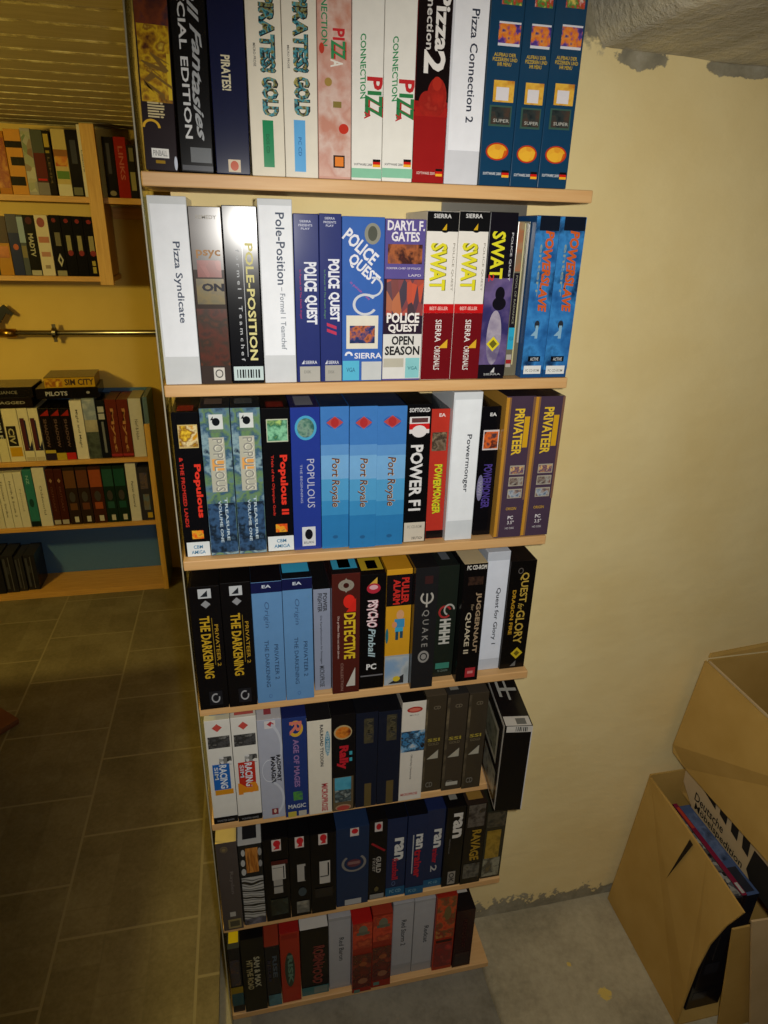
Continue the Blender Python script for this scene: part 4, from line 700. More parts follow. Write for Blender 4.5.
while y < FARY:
    y2 = min(y+PIT, FARY)
    add_box(bm, -3.2, .612, y+.005, y2-.005, ceil_z(y), ceil_z(y)+.03, 0)
    add_box(bm, -3.2, .612, y2-.008, y2+.008, ceil_z(y)-.0012, ceil_z(y)+.03, 1)
    y = y2
add_box(bm, -3.2, .612, -2.4, FARY, 1.915, 2.0, 0)
c_ = finish('ceiling', bm, [CEILB, JOINT]); tag(c_, None, None, None, 'structure')
# raw concrete ceiling on the right, lower, with board marks running front to back
m, nt, b, g, n1, n2, base = concrete('raw_stone_ceiling', ('9a9484', 'bcb6a4', 'd4cebc'))
mp = nt.nodes.new('ShaderNodeMapping'); mp.inputs['Scale'].default_value = (11, 1.2, 6); nt.links.new(g.outputs['Position'], mp.inputs['Vector'])
n3 = tex(nt, 'Noise', Scale=1.6, Detail=5.0, Roughness=.6); nt.links.new(mp.outputs[0], n3.inputs['Vector'])
streak = ramp(nt, n3.outputs['Fac'], [(.35, '90845f'), (.5, 'bab4a2'), (.68, 'e4d8b2')])
mx = nt.nodes.new('ShaderNodeMix'); mx.data_type = 'RGBA'; mx.inputs[0].default_value = .6; nt.links.new(base, mx.inputs[6]); nt.links.new(streak, mx.inputs[7])
nt.links.new(mx.outputs[2], b.inputs['Base Color']); b.inputs['Roughness'].default_value = .9; bump(nt, b, math_(nt, 'ADD', n1.outputs['Fac'], math_(nt, 'MULTIPLY', n2.outputs['Fac'], .5)), .7, .016)
bm = bmesh.new(); nx, ny = 70, 60; rows = []
for i in range(nx+1):
    x = .614+(2.4-.614)*(i/nx)**1.3; r = []
    for j in range(ny+1):
        y = -2.4+2.54*(j/ny)**.6
        z = 1.783+noise.noise((x*3, y*1.6, .5))*.008+noise.noise((x*11, y*5, .1))*.004
        if x > .98: z += .010*min(1, (x-.98)/.03)            # board step
        if x < .66: z += .10*(1-(x-.614)/.046)**1.5
        r.append(bm.verts.new((x, y, z)))
    rows.append(r)
for i in range(nx):
    for j in range(ny): bm.faces.new((rows[i][j], rows[i+1][j], rows[i+1][j+1], rows[i][j+1]))
add_box(bm, .614, 2.4, -2.4, .136, 1.93, 2.0)
c_ = finish('ceiling_right', bm, m, smooth=True); tag(c_, None, None, None, 'structure')
# near walls of the cellar behind the viewer
m2 = col('4e4230', .9, .1)
w_ = box_obj('wall_front', -3.2, 2.4, -2.5, -2.4, -.2, 2.05, m2, None, 0); tag(w_, None, None, None, 'structure')
w_ = box_obj('wall_side', 2.4, 2.5, -2.4, .36, -.2, 2.05, m2, None, 0); tag(w_, None, None, None, 'structure')

# ================================================================== LEFT ROOM FURNITURE
def far_box(px0, px1, ytop, ybot, zbase, Y, body, label, items, group, crop, depth=.17, name='game_box', lean=0.0, top=None):
    ox, oy, s = crop
    ym = (ytop+ybot)/2
    a = ony(ox+px0/s, oy+ym/s, Y).x; bb = ony(ox+px1/s, oy+ym/s, Y).x
    h = ony(ox+(px0+px1)/2/s, oy+ytop/s, Y).z-zbase
    return [a, bb, h, Y, zbase, body, label, items, group, depth, name, top]
def far_row(lst):
    lst.sort(key=lambda r: r[0])
    for p_, q_ in zip(lst, lst[1:]):
        if q_[0] < p_[1]+.0008: mm = (p_[1]+q_[0])/2; p_[1] = mm-.0004; q_[0] = mm+.0004
    for a, bb, h, Y, zb, body, label, items, group, depth, name, top in lst:
        w = bb-a; o = carton(name, w, depth, h, body, top); o.location = (a, Y, zb+.0004)
        tag(o, label, 'game box', group)
        decorate(o, w, h, items, lambda f: h*(1-f))
CA = (2.5, 110, 4.8); CB = (0, 280, 4.518); CC = (0, 440, 4.042)
# ---- shelf hung on the far wall
WY = 2.05
zu = ony(50, 195.5, WY).z; zl = ony(50, 276, WY).z
xs0 = ony(89, 200, WY-.022).x; xs1 = ony(103, 200, WY-.022).x
SL = xs0-1.35; SR = -.19
ws = empty('wall_shelf', (SL, WY, zl-.03)); tag(ws, 'pine shelf hung high on the far ochre wall, two rows of boxes', 'shelf')
def wpart(nm, x0, x1, y0, y1, z0, z1, mt): return box_obj(nm, x0-SL, x1-SL, y0-WY, y1-WY, z0-(zl-.03), z1-(zl-.03), mt, ws, .0015)
zt_ = ony(92, 124, WY-.01).z; zb_ = ony(104, 285, WY-.01).z
wpart('shelf_board', SL, SR, WY, FARY-.004, zu-.022, zu, PINEH)
wpart('shelf_board', SL, xs1-.004, WY, FARY-.004, zl-.02, zl, PINEH)
wpart('upright_post', xs0, xs1, WY-.022, WY-.001, zb_, zt_, PINE)
wpart('side_cleat', xs1-.03, xs1-.01, WY, FARY-.004, zl+.001, zu-.023, PINEH)
wpart('upright_post', SL-.02, SL+.05, WY-.022, WY-.001, zb_, zt_, PINE)
wpart('diagonal_brace', xs1+.001, SR, WY+.16, WY+.18, zu-.075, zu-.03, PINEH)
G1_ = 'boxes on the upper row of the wall shelf'; G2_ = 'boxes on the lower row of the wall shelf'
R = []
def A_(x0, x1, yt, yb, body, label, items, row, **k): R.append(far_box(x0, x1, yt, yb, (zu if row == 0 else zl), WY+.012, body, label, items, G1_ if row == 0 else G2_, CA, **k))
A_(-75, -38, 100, 400, '5a4a38', 'brown box cut by the left photo edge, upper row of wall shelf', [p(.1, .9, .2, .7, (('7a5a30', '3a3028'), 30))], 0)
A_(-36, 24, 100, 402, 'a86a20', 'orange box at the left photo edge on the wall shelf', [p(.05, .95, .1, .9, (('a8641c', '8a3c18', 'b87a28'), 30))], 0)
A_(26, 104, 92, 400, 'c08428', 'orange box with black diagonal bands on the upper wall shelf', [bd(0, 1, .18, .28, '1a1612'), bd(.2, 1, .42, .55, '1a1612'), bd(0, .9, .72, .86, '1a1612')], 0)
A_(105, 152, 88, 400, '9a968a', 'mottled grey white box beside the orange striped box', [p(.05, .95, .05, .95, (('8a8a80', 'b0ac98', '6a7a58', 'a8a488', '7a5a48'), 40, 'cells'))], 0)
A_(154, 208, 95, 402, '4a2c2a', 'grey green and dark red box on the upper wall shelf', [bd(0, 1, 0, .35, '4c5044'), bd(0, 1, .35, .72, '5a2220'), p(.1, .9, .74, .77, 'b02020'), bd(0, 1, .8, 1, '7a7470')], 0)
A_(209, 242, 100, 402, '1c1612', 'black box with yellow blocks on the upper wall shelf', [p(.1, .8, .05, .25, 'a8903c'), p(.15, .7, .3, .34, '8a7830'), t('LEMM', .3, .6, .4, .8, '5a4a28')], 0)
A_(250, 316, 92, 402, 'b8a468', 'cream box with a red and green curved stripe', [bd(0, 1, .3, .42, '8a5a30'), p(.05, .95, .4, .55, (('a84a28', 'c89038', 'b86a30'), 30)), bd(.05, .95, .62, .74, '5a7a3c'), bd(0, 1, .82, 1, 'c8c0a0')], 0)
A_(318, 372, 96, 402, '141216', 'glossy black box beside a thin white one by the pine post', [p(.3, .8, .15, .5, '3a3c44'), st(.1, .9, .86, .98, '6a6850')], 0)
A_(374, 400, 70, 402, 'c8c0a8', 'thin white slipcase against the pine post of the wall shelf', [t('Leisure', .3, .6, .35, .65, '6a6454')], 0)
A_(492, 545, 130, 428, '121013', 'glossy black box right of the pine post', [p(.3, .6, .1, .6, '3c3a40'), e(.2, .8, .88, .97, '7a7058')], 0)
A_(547, 604, 130, 432, '8a1e1a', 'bright red box right of the pine post', [t('LINKS', .3, .7, .15, .7, 'a8544a', b=.02)], 0)
A_(606, 640, 170, 435, '1c1a18', 'dark box with cream blocks, right of red box on wall shelf', [p(.3, .9, .05, .3, '6a6450'), p(.2, .9, .5, .85, '8a8260')], 0)
A_(642, 690, 165, 435, '241a1c', 'dark maroon box at right end of the wall shelf', [p(.2, .7, .2, .6, (('3a2024', '241a1c', '4a3034'), 30))], 0)
far_row(R); R = []
A_(-75, -36, 505, 780, '3a3436', 'dark grey box cut by the left photo edge, lower wall shelf', [p(.1, .9, .2, .5, '5a5048')], 1)
A_(-34, 32, 510, 782, 'a8782a', 'orange brown box at the left end of the lower wall shelf', [bd(0, 1, 0, .45, '4a3c34'), p(.1, .9, .5, .7, (('b86a20', '8a4a18'), 30))], 1)
A_(34, 86, 500, 788, '2a3050', 'navy box with small orange emblem on lower wall shelf', [bd(0, 1, 0, .3, '4a4a54'), e(.3, .8, .48, .58, 'a8583c')], 1)
A_(87, 116, 505, 788, '4a5054', 'narrow box with pale blue top on lower wall shelf', [bd(0, 1, .03, .45, '8a9cac'), p(.1, .9, .5, .7, '7a7050')], 1)
A_(117, 170, 505, 790, '15130f', 'black box with white vertical lettering on lower wall shelf', [e(.2, .8, .03, .15, '4a2424'), t('MADTV', .25, .7, .3, .68, 'a09c84', b=.03), st(.05, .95, .91, 1, 'a09c88')], 1)
A_(172, 234, 505, 792, 'bfb49a', 'white box with pink circle on lower wall shelf', [e(.15, .75, .04, .2, '8a4a48'), p(.1, .9, .35, .45, 'a8705c'), p(.15, .85, .6, .68, 'a87a68'), p(.3, .7, .82, .88, '8a7a68')], 1)
for k, (x0, x1, lab) in enumerate([(242, 293, 'black box with white arrow emblem, left of three alike boxes'), (295, 346, 'black box with red dot and pale block, left one of three'), (348, 398, 'black box with red dot and pale block, middle one of three'), (400, 456, 'black box with red dot and two pale blocks by the pine post')]):
    its = [e(.3, .7, .05, .12, '7a2a2a'), p(.3, .72, .32, .58, '8a825c'), e(.3, .8, .56, .66, '7a3030')]
    if k == 0: its = [e(.2, .6, .05, .12, '6a2a2a'), p(.3, .8, .28, .5, '6a6450'), dia(.25, .8, .62, .85, 'a8a490'), dia(.4, .66, .68, .79, '141214'), st(.05, .95, .91, 1, '8a8468')]
    if k == 3: its += [p(.35, .65, .74, .82, '9a8a40'), p(.35, .65, .84, .95, '9a8a40')]
    A_(x0, x1, 505+k*3, 792, '100e10', lab, its, 1)
far_row(R); R = []

# ---- bookcase standing on the floor
BY = 2.05
bx1 = ony(634/4.042, 440+330/4.042, BY).x; bx2 = bx1+.02
zs1 = ony(60, 440+85/4.042, BY).z; zs2 = ony(60, 440+350/4.042, BY).z; zs3 = ony(100, 440+600/4.042, BY).z
BL = bx1-1.35
bc = empty('bookcase', (BL, BY, -.126)); tag(bc, 'low pine bookcase with blue back against the far ochre wall', 'bookcase')
BLUE = col('4a6c92', .3); BLUES = col('566d84', .4)
def bpart(nm, x0, x1, y0, y1, z0, z1, mt): return box_obj(nm, x0-BL, x1-BL, y0-BY, y1-BY, z0+.126, z1+.126, mt, bc, .0012)
ztop = ony(150, 392, BY+.1).z
bpart('side_panel', bx1, bx2, BY+.004, FARY-.01, -.126, ztop, BLUES)
bpart('front_stile', bx1-.004, bx2, BY-.008, BY+.0035, -.126, ztop-.12, PINE)
bpart('side_panel', BL, BL+.02, BY, FARY-.01, -.126, ztop, BLUES)
bpart('back_panel', BL+.02, bx1, FARY-.018, FARY-.01, -.1, ztop, BLUE)
bpart('shelf_board', BL+.021, bx1-.005, BY, FARY-.019, zs1-.02, zs1, PINEH)
bpart('shelf_board', BL+.021, bx1-.005, BY, FARY-.019, zs2-.018, zs2, PINEH)
bpart('bottom_board', BL+.021, bx1-.005, BY, FARY-.019, zs3-.03, zs3, PINEH)
bpart('kick_board', BL+.021, bx1-.005, BY+.02, BY+.035, -.126, zs3-.031, col('3a2c1c', .6))
GT = 'boxes on the upper row of the low bookcase'; GM = 'boxes on the middle row of the low bookcase'
def B_(x0, x1, yt, yb, body, label, items, **k): R.append(far_box(x0, x1, yt, yb, zs1, BY+.014, body, label, items, GT, CB, **k))
B_(-60, -22, 585, 800, 'b8b098', 'pale box cut by left photo edge, upper bookcase row', [t('DOOM', .3, .7, .2, .6, '2a2824', b=.03)])
B_(-20, 22, 585, 800, 'c0b890', 'cream box with dark lettering at the left end of bookcase row', [bd(0, 1, 0, .55, '1e1c1e'), t('WOLF', .25, .75, .1, .55, 'a8a89c', b=.03)])
B_(24, 92, 582, 800, 'c8be98', 'cream box with black lettering block and yellow foot', [bd(.1, .75, .32, .7, '24201c'), t('CIV', .2, .6, .36, .66, 'a09870', b=.03), bd(.1, .9, .72, .9, 'b88c20')])
for k, (x0, x1, lab) in enumerate([(94, 140, 'white box with red and blue diagonal stripe, left one of two'), (142, 186, 'white box with red and blue diagonal stripe, right one of two')]):
    B_(x0, x1, 580, 800, 'c4bc9c', lab, [p(.1, .55, .18, .8, '4a2428'), p(.5, .65, .22, .75, '242838'), tri(.5, .95, .6, .8, '24283c'), st(.1, .9, .92, .99, 'a8a084')])
for k, (x0, x1, fc, lab) in enumerate([(190, 238, '28202c', 'black box with red top and dark foot, left one of three'), (239, 284, 'a8902c', 'black box with red top and yellow foot, middle one of three'), (285, 328, 'a82420', 'black box with red top and red foot, right one of three')]):
    B_(x0, x1, 580, 798, '15100f', lab, [tri(.05, .9, .02, .14, '8a2018'), t('SHADOW', .3, .6, .2, .75, '5a4238', b=.02), bd(0, 1, .8, .86, 'a89430' if k == 0 else '15100f'), bd(0, 1, .86, 1, fc)])
B_(330, 384, 545, 795, 'c8c2b0', 'white slipcase left of the snowy mountain box', [t('Might and Magic', .35, .6, .15, .8, '5a564c')])
B_(386, 442, 535, 792, '7a8484', 'box with a snowy mountain picture on upper bookcase row', [p(0, 1, .02, .35, (('9aa4ac', '7a8694', 'b0b4b4'), 20)), p(0, 1, .35, .55, (('b0a890', '8a8470'), 20)), p(0, 1, .55, 1, (('2a302c', '4a5248', '1c201e'), 20))])
B_(444, 486, 545, 792, '14161a', 'black box with white squares on upper bookcase row', [p(.2, .85, .1, .2, 'a0a09c'), p(.2, .85, .22, .32, 'a0a09c'), p(.4, .65, .36, .9, '6a6c6c')])
for k, (x0, x1, lab) in enumerate([(488, 538, 'rust brown box with gold script, left one of the two'), (540, 590, 'rust brown box with gold script, beside the white slipcase')]):
    B_(x0, x1, 540, 790, '5c2418', lab, [t('Myst', .3, .65, .15, .9, 'a0703c', b=.02, w=.1), bd(0, 1, .93, .97, '8a2a2a')])
B_(592, 648, 535, 788, 'b8b4a4', 'white slipcase at right end of the upper bookcase row', [t('Nerf & Hobo', .35, .6, .35, .7, '5a564c')], top='8a887c')
far_row(R); R = []
def C_(x0, x1, yt, yb, body, label, items, **k): R.append(far_box(x0, x1, yt, yb, zs2, BY+.014, body, label, items, GM, CC, **k))
C_(-40, 0, 135, 355, 'b8b4a0', 'white slipcase cut by left photo edge, middle bookcase row', [t('Ultima', .4, .6, .2, .6, '5a564c')])
C_(2, 36, 135, 355, 'c0bcaa', 'white slipcase with dark lettering, left one of three on middle row', [t('Nuclear Strike', .35, .6, .15, .8, '5a564c')])
C_(37, 70, 132, 353, 'c0bcaa', 'white slipcase with dark lettering, middle one of three on middle row', [t('North & South 2', .35, .6, .15, .8, '4a463c')])
C_(71, 106, 130, 352, 'c0bcaa', 'white slipcase with pale lettering, beside the teal box', [t('Nomad', .4, .6, .3, .7, '8a867a')])
C_(108, 145, 120, 350, '2c6a62', 'teal box between white slipcases on middle bookcase row', [t('NZ', .3, .6, .1, .25, '7aa89c'), e(.2, .7, .5, .65, '1c3c38'), bd(0, 1, .9, 1, '14201e')])
C_(147, 196, 112, 350, 'c0bcaa', 'white slipcase between teal and brown boxes on middle row', [t('Oddworld', .4, .6, .3, .8, '6a665a')])
for k, (x0, x1, lab) in enumerate([(200, 232, 'narrow red brown box, left one of the two on middle row'), (233, 266, 'narrow red brown box, right one of the two on middle row')]):
    C_(x0, x1, 118, 345, '3c1a10', lab, [dia(.3, .7, .16, .24, '8a6a48'), t('OUTCAST', .35, .6, .3, .75, '5a3020'), st(.1, .9, .9, .98, '9a9484')])
for k, (x0, x1, c, c2, lab) in enumerate([(268, 316, '2a1e14', '5a3a20', 'dark brown box with white foot label, left of its pair'), (318, 366, '2a1e14', '5a3420', 'dark brown box with white foot label, right of its pair'), (368, 420, '3a1e12', '8a4424', 'rust brown box with orange panel on middle bookcase row'), (421, 466, '14241a', '24483a', 'dark green box with white foot label, left of its pair'), (467, 514, '14241a', '1c4434', 'dark green box with white foot label, beside white slipcase')]):
    C_(x0, x1, 112-k*2, 340-k*4, c, lab, [bd(.05, .95, .05, .35, c2), e(.25, .75, .42, .6, '3a3630'), p(.2, .8, .62, .74, c2), st(.4, .75, .86, .96, 'b0ac98')])
C_(518, 560, 95, 325, 'c0bcaa', 'white slipcase near the right end of middle bookcase row', [t('Panzer General', .4, .62, .3, .75, '4a463c')])
C_(562, 612, 110, 320, '2c2a2e', 'dark box with small coloured blocks at right end of middle row', [p(.2, .8, .1, .4, (('3a3a4c', '5a4a40', '2a2c38'), 40)), p(.3, .8, .5, .8, (('4a6a78', '6a5a40'), 40)), p(.5, .9, .85, .95, 'a88a28')])
far_row(R); R = []
# boxes lying on top of the upper row
def lying(px0, px1, py_top, py_bot, Y, body, label, items, d=.16, rz=0.0, top=None, zb=None, cr=CB):
    ox, oy, s = cr
    a = ony(ox+px0/s, oy+py_bot/s, Y); bb = ony(ox+px1/s, oy+py_bot/s, Y); zt2 = ony(ox+(px0+px1)/2/s, oy+py_top/s, Y).z
    z0 = zb if zb is not None else a.z
    w = bb.x-a.x; h = max(.02, zt2-z0) if zb is None else .045
    o = carton('game_box', w, d, h, body, top); o.location = (a.x, Y, z0); o.rotation_euler = (0, 0, rz)
    tag(o, label, 'game box', 'boxes lying on top of the bookcase row'); decorate(o, w, h, items, lambda f: h*(1-f))
    return o, z0+h
ztopL = max(o.location.z+max(v.co.z for v in o.data.vertices) for o in C.objects if o.get('group') == GT and o.location.x < ony(160/4.518, 400, BY).x)
ztopR = max(o.location.z+max(v.co.z for v in o.data.vertices) for o in C.objects if o.get('group') == GT and ony(165/4.518, 400, BY).x < o.location.x+.02 < ony(450/4.518, 400, BY).x)
_, z1 = lying(-80, 150, 500, 570, BY+.018, '17110e', 'black box with brown lid lying flat at left above bookcase row', [th('JAGGED', .3, .85, .35, .7, '8a8474', b=.02)], top='6a4c28', zb=ztopL+.001)
_, z1 = lying(-90, 146, 430, 500, BY+.014, '12100f', 'upper black box with grey lid lying on another at left', [th('ALLIANCE', .2, .7, .35, .65, '6a665c', b=.02)], top='6a6048', zb=z1+.001)
_, z1 = lying(172, 452, 510, 570, BY+.012, '0f0d0f', 'black box with silver lettering lying above the bookcase row', [th('PILOTS', .15, .5, .3, .72, '9a9aa0', b=.03), e(.8, .86, .35, .6, '8a8a8c')], rz=.05, zb=ztopR+.001, d=.17)
_, z1 = lying(205, 432, 440, 500, BY+.02, 'b08a20', 'yellow box with dark lettering lying on top of the stack', [th('SIM CITY', .4, .98, .2, .8, '3a2414', b=.03), p(.02, .35, .15, .9, (('c89c28', '8a4a1c', 'd8b438'), 40)), bd(0, 1, -.02, .06, '2a2420')], rz=.05, top='5c5444', zb=z1+.001)
# black cases at the foot of the bookcase
def cases():
    for k, (x0, x1, yt, yb, c, lab) in enumerate([(-70, 10, 470, 610, '17161a', 'black case at left photo edge in the bottom of the bookcase'), (14, 64, 468, 605, '1c1b1e', 'dark grey case standing in the bottom of the bookcase'), (66, 100, 472, 600, '222124', 'thin charcoal case beside the leaning one, bookcase bottom'), (104, 150, 465, 600, '1a191c', 'rightmost charcoal case with pale edge at bookcase bottom')]):
        R.append(far_box(x0, x1, yt, yb, zs3, BY+.02+.006*k, c, lab, [p(.1, .3, .08, .9, '3a3a3c'), p(.55, .62, .05, .95, '4c4a46'), st(.3, .5, .3, .5, '2c2c30')], 'black cases at the bottom of the bookcase', CC, depth=.14, name='game_case', top='2e2d30'))
    far_row(R)
cases(); R = []

# ---- pipe on the far wall
py = FARY-.04
a = ony(0, 280+242/4.518, py); bb = ony(158, 280+236/4.518, py)
pz = (a.z+bb.z)/2
STEEL = col('9a968c', .25, .5, 1.0); BRASS = col('b08a3a', .3, .5, 1.0)
pipe = empty('water_pipe', (a.x-1.0, py, pz)); tag(pipe, 'steel pipe with clamp and brass joint running along the far ochre wall', 'pipe')
def ppart(nm, x0, x1, r, mt):
    bm = bmesh.new(); tube(bm, (x0-pipe.location.x, 0, 0), (x1-pipe.location.x, 0, 0), r, 20); return finish(nm, bm, mt, pipe, True)
ppart('pipe_run', a.x-1.0, 2.0, .0125, STEEL)
xj = ony(38/4.518, 332, py).x; ppart('brass_joint', xj-.035, xj+.03, .019, BRASS)
xc = ony(245/4.518, 332, py).x
bm = bmesh.new(); tube(bm, (xc-.006-pipe.location.x, 0, 0), (xc+.008-pipe.location.x, 0, 0), .024, 20); add_box(bm, xc-.006-pipe.location.x, xc+.008-pipe.location.x, -.004, .004, -.038, .038); add_box(bm, xc-.004-pipe.location.x, xc+.006-pipe.location.x, 0, .0399, -.004, .004)
finish('pipe_clamp', bm, STEEL, pipe)
# valve with black lever standing on the pipe
vx = ony(8/4.518, 332, py).x
bm = bmesh.new(); tube(bm, (vx-.02-pipe.location.x, 0, .01), (vx-.02-pipe.location.x, 0, .075), .011, 14); finish('valve_stem', bm, BRASS, pipe, True)
lv = [ony(-14/4.518, 280+135/4.518, py-.0), ony(12/4.518, 280+112/4.518, py), ony(60/4.518, 280+152/4.518, py), ony(52/4.518, 280+162/4.518, py), ony(25/4.518, 280+150/4.518, py), ony(0, 280+195/4.518, py), ony(-10/4.518, 280+190/4.518, py)]
prism('valve_lever', [v-Vector(pipe.location) for v in lv], .014, col('141416', .4), pipe)

# ---- unseen chest added to shade the floor; box corner at the left edge
WAL = wood_mat('walnut_stain', '3e2416', '57341f', (2, 30, 30))
ch = empty('shade_chest', (-1.07, .45, -.126)); tag(ch, 'low dark brown wooden chest of drawers, added out of view to shade the tiled floor', 'chest')
def chpart(nm, x0, x1, y0, y1, z0, z1): return box_obj(nm, x0-.08+1.07, x1-.08+1.07, y0-.45, y1-.45, z0, z1, WAL, ch, .002)
chpart('body', -1.24, -.742, -.28, .97, .061, .724); chpart('top', -1.25, -.735, -.29, .98, .725, .754); chpart('plinth', -1.25, -.742, -.29, .97, .0, .06)
for k in range(3):
    dr = chpart('drawer', -.7415, -.735, -.26+k*.41, .13+k*.41, .09, .69)
    bm = bmesh.new(); tube(bm, (-.734-.08+1.07, -.06+k*.41-.45, .40), (-.722-.08+1.07, -.06+k*.41-.45, .40), .014, 14); finish('drawer_knob', bm, BRASS, dr)
q = onz(18, 719, -.105); q1 = onz(0, 708, -.105); q2 = onz(0, 729, -.105)
d1 = (q1-q).normalized(); d1.z = 0
d2 = Vector((d1.y, -d1.x, 0)); d2 = d2 if d2.dot(q2-q) > 0 else -d2
fb = empty('flat_box', (q.x, q.y, -.1258), 0)
tag(fb, 'flat red brown box, its corner just in view on the tiled floor at left', 'box')
def fbp(nm, g, z0, z1, m):
    pts = [d1*-g+d2*-g, d1*.2-d2*g, d1*.2+d2*.1, d2*.1-d1*g]
    bm = bmesh.new(); a = [bm.verts.new((v.x, v.y, z0)) for v in pts]; b_ = [bm.verts.new((v.x, v.y, z1)) for v in pts]
    bm.faces.new(a); bm.faces.new(b_)
    for k in range(4): bm.faces.new((a[k], a[(k+1) % 4], b_[(k+1) % 4], b_[k]))
    return finish(nm, bm, m, fb)
fbp('tray', 0, 0, .018, cardboard_mat('brown_board', '5a3420', '6e4428')); fbp('lid', .0015, .010, .0225, cardboard_mat('brown_board_lid', '6a4028', '7c5034'))

# ================================================================== MOVING CARTONS AT LOWER RIGHT
FZ = -.126+.0022
T = .004
def V3(*a): return Vector(a)
lo = empty('moving_carton', (1.02, -.05, FZ)); tag(lo, 'open brown cardboard carton on the concrete floor, beneath another carton', 'carton')
L0 = Vector(lo.location)
def cpart(nm, pts, th_, m, par, base): return prism(nm, [Vector(q)-base for q in pts], th_, m, par)
# left side wall with its torn slit, front edge sagging in a curve
zf = FZ
side = [(.992, .118, zf), (1.028, .112, .309), (1.022, .0, .315), (1.012, -.12, .319), (1.0, -.245, .322), (.996, -.222, .25), (.992, -.205, .17), (.988, -.198, .08), (.986, -.196, -.02), (.985, -.196, zf)]
cpart('side_wall', side, T, CARD, lo, L0)
cpart('back_wall', [(.998, .122, zf), (1.5, .122, zf), (1.5, .122, .31), (1.034, .122, .31)], T, CARD, lo, L0)
cpart('side_wall', [(1.5, .118, zf), (1.5, -.25, zf), (1.5, -.25, .31), (1.5, .118, .31)], T, CARD, lo, L0)
cpart('bottom_panel', [(.995, .117, zf+.001), (1.496, .117, zf+.001), (1.496, -.195, zf+.001), (.995, -.195, zf+.001)], T, CARD, lo, L0)
ff = [ony(752, 922, -.243), ony(800, 915, -.243), ony(800, 1060, -.243), ony(750, 1040, -.243)]
cpart('front_flap', ff, T, CARDP, lo, L0)
fi = [ony(733, 930, -.222), ony(756, 925, -.222), ony(756, 1050, -.222), ony(716, 1040, -.222)]
cpart('inner_flap', fi, T, CARD, lo, L0)
# torn slit: dark wedge
def sidept(y, z):       # a point on the outer face of the side wall
    tt = (z-zf)/(.315-zf); yb = (.118-y)/.36
    xb = .992-.007*yb; xt = 1.028-.028*yb
    return Vector((xb+(xt-xb)*tt-.0012, y, z))
s1 = ony(666, 880, -.06); s2 = ony(689, 838, -.06)
def hit_side(px, py_):
    d = ray(px, py_); best = None
    for k in range(1, 4000):
        q = CAM+d*(k*.0006)
        if q.z < .33 and q.x >= sidept(q.y, q.z).x: return sidept(q.y, q.z)
    return best
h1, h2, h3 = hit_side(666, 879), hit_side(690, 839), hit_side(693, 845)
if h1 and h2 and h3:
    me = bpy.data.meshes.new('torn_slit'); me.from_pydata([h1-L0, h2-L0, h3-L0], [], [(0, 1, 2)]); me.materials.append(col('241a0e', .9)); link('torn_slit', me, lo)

up = empty('moving_carton', (1.15, -.05, .225)); tag(up, 'open cardboard carton resting inside the lower one, flap hanging down its side', 'carton')
U0 = Vector(up.location)
zb = .225; zt3 = .645
zb0, zb1 = .239, .238
cpart('side_wall', [(1.1245, .060, zb0), (1.1235, .108, .284), (1.108, .112, zt3), (1.100, -.30, zt3), (1.122, -.30, zb1)], T, CARDP, up, U0)
cpart('back_wall', [(1.132, .116, zb0), (1.55, .116, zb0), (1.59, .116, zt3+.002), (1.110, .116, zt3+.002)], T, CARD, up, U0)
cpart('side_wall', [(1.55, .112, zb0), (1.59, .112, zt3), (1.59, -.30, zt3), (1.55, -.30, zb1)], T, CARD, up, U0)
cpart('front_wall', [(1.124, -.304, zb1), (1.55, -.304, zb1), (1.59, -.304, zt3), (1.105, -.304, zt3)], T, CARD, up, U0)
cpart('bottom_panel', [(1.133, .111, zb0+.001), (1.545, .111, zb0+.001), (1.545, -.299, zb1+.001), (1.127, -.299, zb1+.001)], T, CARD, up, U0)
cpart('side_flap', [(1.103, .114, zt3+.001), (1.078, .118, .40), (1.080, .114, .379), (1.096, .082, .356), (1.090, -.30, .378), (1.095, -.302, zt3+.001)], T, CARD, up, U0)
cpart('back_flap', [(1.112, .121, zt3+.004), (1.59, .121, zt3+.004), (1.585, .125, zt3+.05), (1.118, .125, zt3+.012)], .003, CARD, up, U0)
# print on the side below the flap: reads from the wall towards the viewer
INK = col('231f1a', .8)
def upt(y, z):
    tt = (z-.255)/(zt3-.255); return Vector((1.1245-.018*tt-.006*(.108-y)/.41-.0046, y, z))-U0
def uptext(text, y0, y1, z0, z1): lettering(up, text, lambda s, t_: upt(y0+(y1-y0)*s, z0+(z1-z0)*t_), INK, .012, 0, 0, 'printed_lettering')
uptext('Deutsche', .056, -.046, .279, .303)
uptext('Möbelspedition', .050, -.116, .249, .275)
def upq(pts, nm='printed_bar'):
    me = bpy.data.meshes.new(nm); me.from_pydata([upt(*q) for q in pts], [], [tuple(range(len(pts)))]); me.materials.append(INK); link(nm, me, up)
upq([(.056, .36), (-.004, .36), (-.012, .318), (.052, .336)]); upq([(-.022, .36), (-.048, .36), (-.05, .312), (-.026, .320)])
upq([(-.060, .36), (-.084, .36), (-.088, .306), (-.066, .312)]); upq([(-.096, .36), (-.120, .36), (-.124, .300), (-.104, .306)])
upq([(-.135, .335), (-.25, .335), (-.25, .24), (-.150, .243), (-.128, .27)])
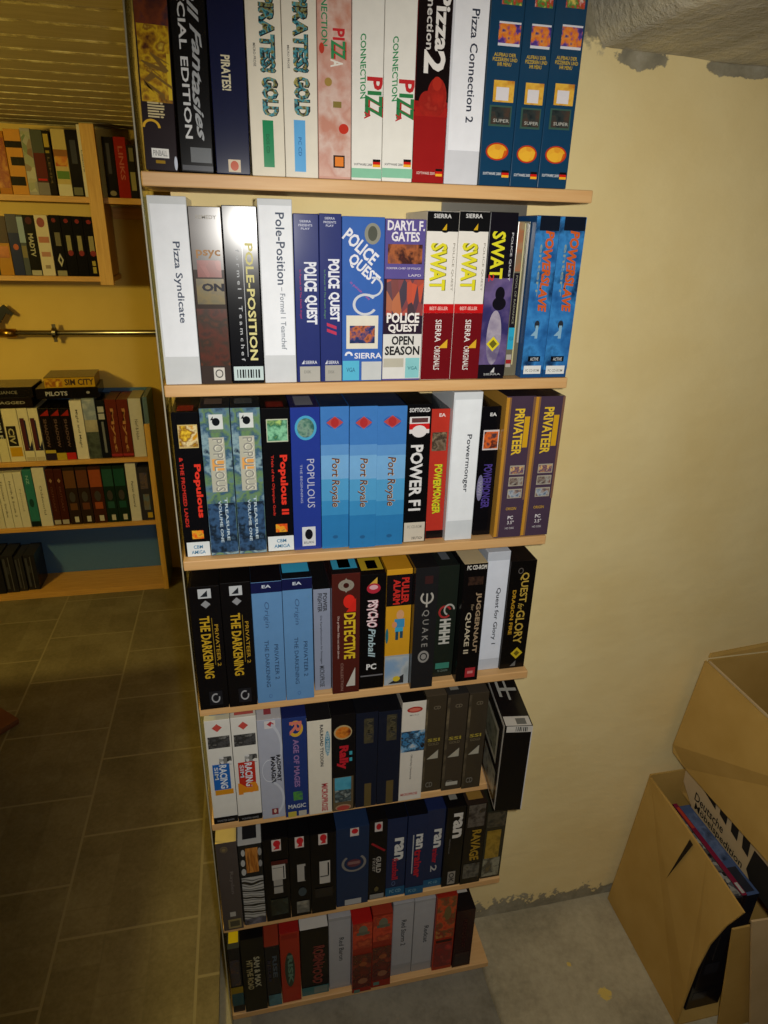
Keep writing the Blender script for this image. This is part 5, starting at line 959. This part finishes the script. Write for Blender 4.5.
# games packed in the lower carton
GC = 'games packed in the lower carton'
def packed(x, y, z, w, d, h, rz, body, label, items, ry=0.0):
    o = carton('game_box', w, d, h, body); o.location = (x, y, z); o.rotation_euler = (0, ry, rz); tag(o, label, 'game box', GC)
    decorate(o, w, h, items, lambda f: h*(1-f)); return o
zz = zf+T+.0025
o = carton('game_box', .088, .26, .085, '17161a'); o.location = (1.022, -.175, zz); tag(o, 'black box added at the bottom of the lower carton, standing in for shade', 'game box', GC)  # two dark boxes added; their black stands in for shade inside the carton
decorate(o, .088, .085, [p(.1, .5, .3, .6, '2a2a30')], lambda f: .085*(1-f))
o = carton('game_box', .088, .255, .122, '1b191c'); o.location = (1.023, -.18, zz+.0855); tag(o, 'dark box added on the black one in the lower carton, standing in for shade', 'game box', GC)
decorate(o, .088, .122, [p(.1, .5, .3, .6, '2a2a30')], lambda f: .122*(1-f))
zq = zz+.2085; HQ = 1
def upright(x, w_, y, d_, h_, body, top, label, lidl):  # near-black bodies carry the carton's inner shade; tops keep the print colours
    o = carton('game_box', w_, d_, h_, body, top); o.location = (x, y, zq); tag(o, label, 'game box', GC)
    for (u0, u1, v0, v1, c) in lidl:
        me = bpy.data.meshes.new('spine_print'); z = h_+.0004
        me.from_pydata([(w_*u0, d_*v0, z), (w_*u1, d_*v0, z), (w_*u1, d_*v1, z), (w_*u0, d_*v1, z)], [], [(0, 1, 2, 3)]); me.materials.append(M(c)); link('spine_print', me, o)
    decorate(o, w_, h_, [p(.1, .9, .3, .6, '201f24')], lambda f: h_*(1-f))
upright(1.026, .024, -.195, .21, .196, '1c1b20', '2c2c30', 'black and white patterned game box at the left in the lower carton', [(.1, .9, .02, .95, (('1a1a1e', '9a9a94', '24242c', '6a6a70'), 110, 'cells'))])
upright(1.053, .012, -.19, .24, .192, '1c1519', '7a2038', 'thin dark red game box in the middle of the lower carton', [(.2, .8, .7, .95, 'b0402c'), (.2, .8, .02, .12, 'a8a8a4')])
upright(1.068, .034, -.185, .235, .180, '1a1c24', '44567a', 'grey blue game box at the right in the lower carton', [(.1, .9, .35, .9, (('3a4a68', '5a6c90', '2c3850'), 30)), (.15, .8, .03, .28, '2a2c34')])

# ================================================================== LIGHT
flash = bpy.data.lights.new('camera_flash', 'SPOT'); flash.energy = 38; flash.spot_size = math.radians(114); flash.spot_blend = .85; flash.shadow_soft_size = .014; flash.color = (1, .965, .9)
fo = bpy.data.objects.new('camera_flash', flash); C.objects.link(fo); fo.rotation_euler = (M3 @ Euler((math.radians(-4), math.radians(-9), 0)).to_matrix()).to_euler(); fo.location = CAM+M3 @ Vector((.042, .012, -.004))
lamp = bpy.data.lights.new('room_lamp', 'POINT'); lamp.energy = 62; lamp.shadow_soft_size = .07; lamp.color = (1, .78, .22)
lo_ = bpy.data.objects.new('room_lamp', lamp); C.objects.link(lo_); lo_.location = (-1.6, .45, 1.575)
wd = bpy.data.worlds.new('world'); sc.world = wd; wd.use_nodes = True
wd.node_tree.nodes['Background'].inputs[0].default_value = (1, .8, .5, 1); wd.node_tree.nodes['Background'].inputs[1].default_value = .0
sc.view_settings.view_transform = 'Standard'; sc.view_settings.look = 'None'; sc.view_settings.exposure = 0; sc.view_settings.gamma = 1; sc.view_settings.use_curve_mapping = False
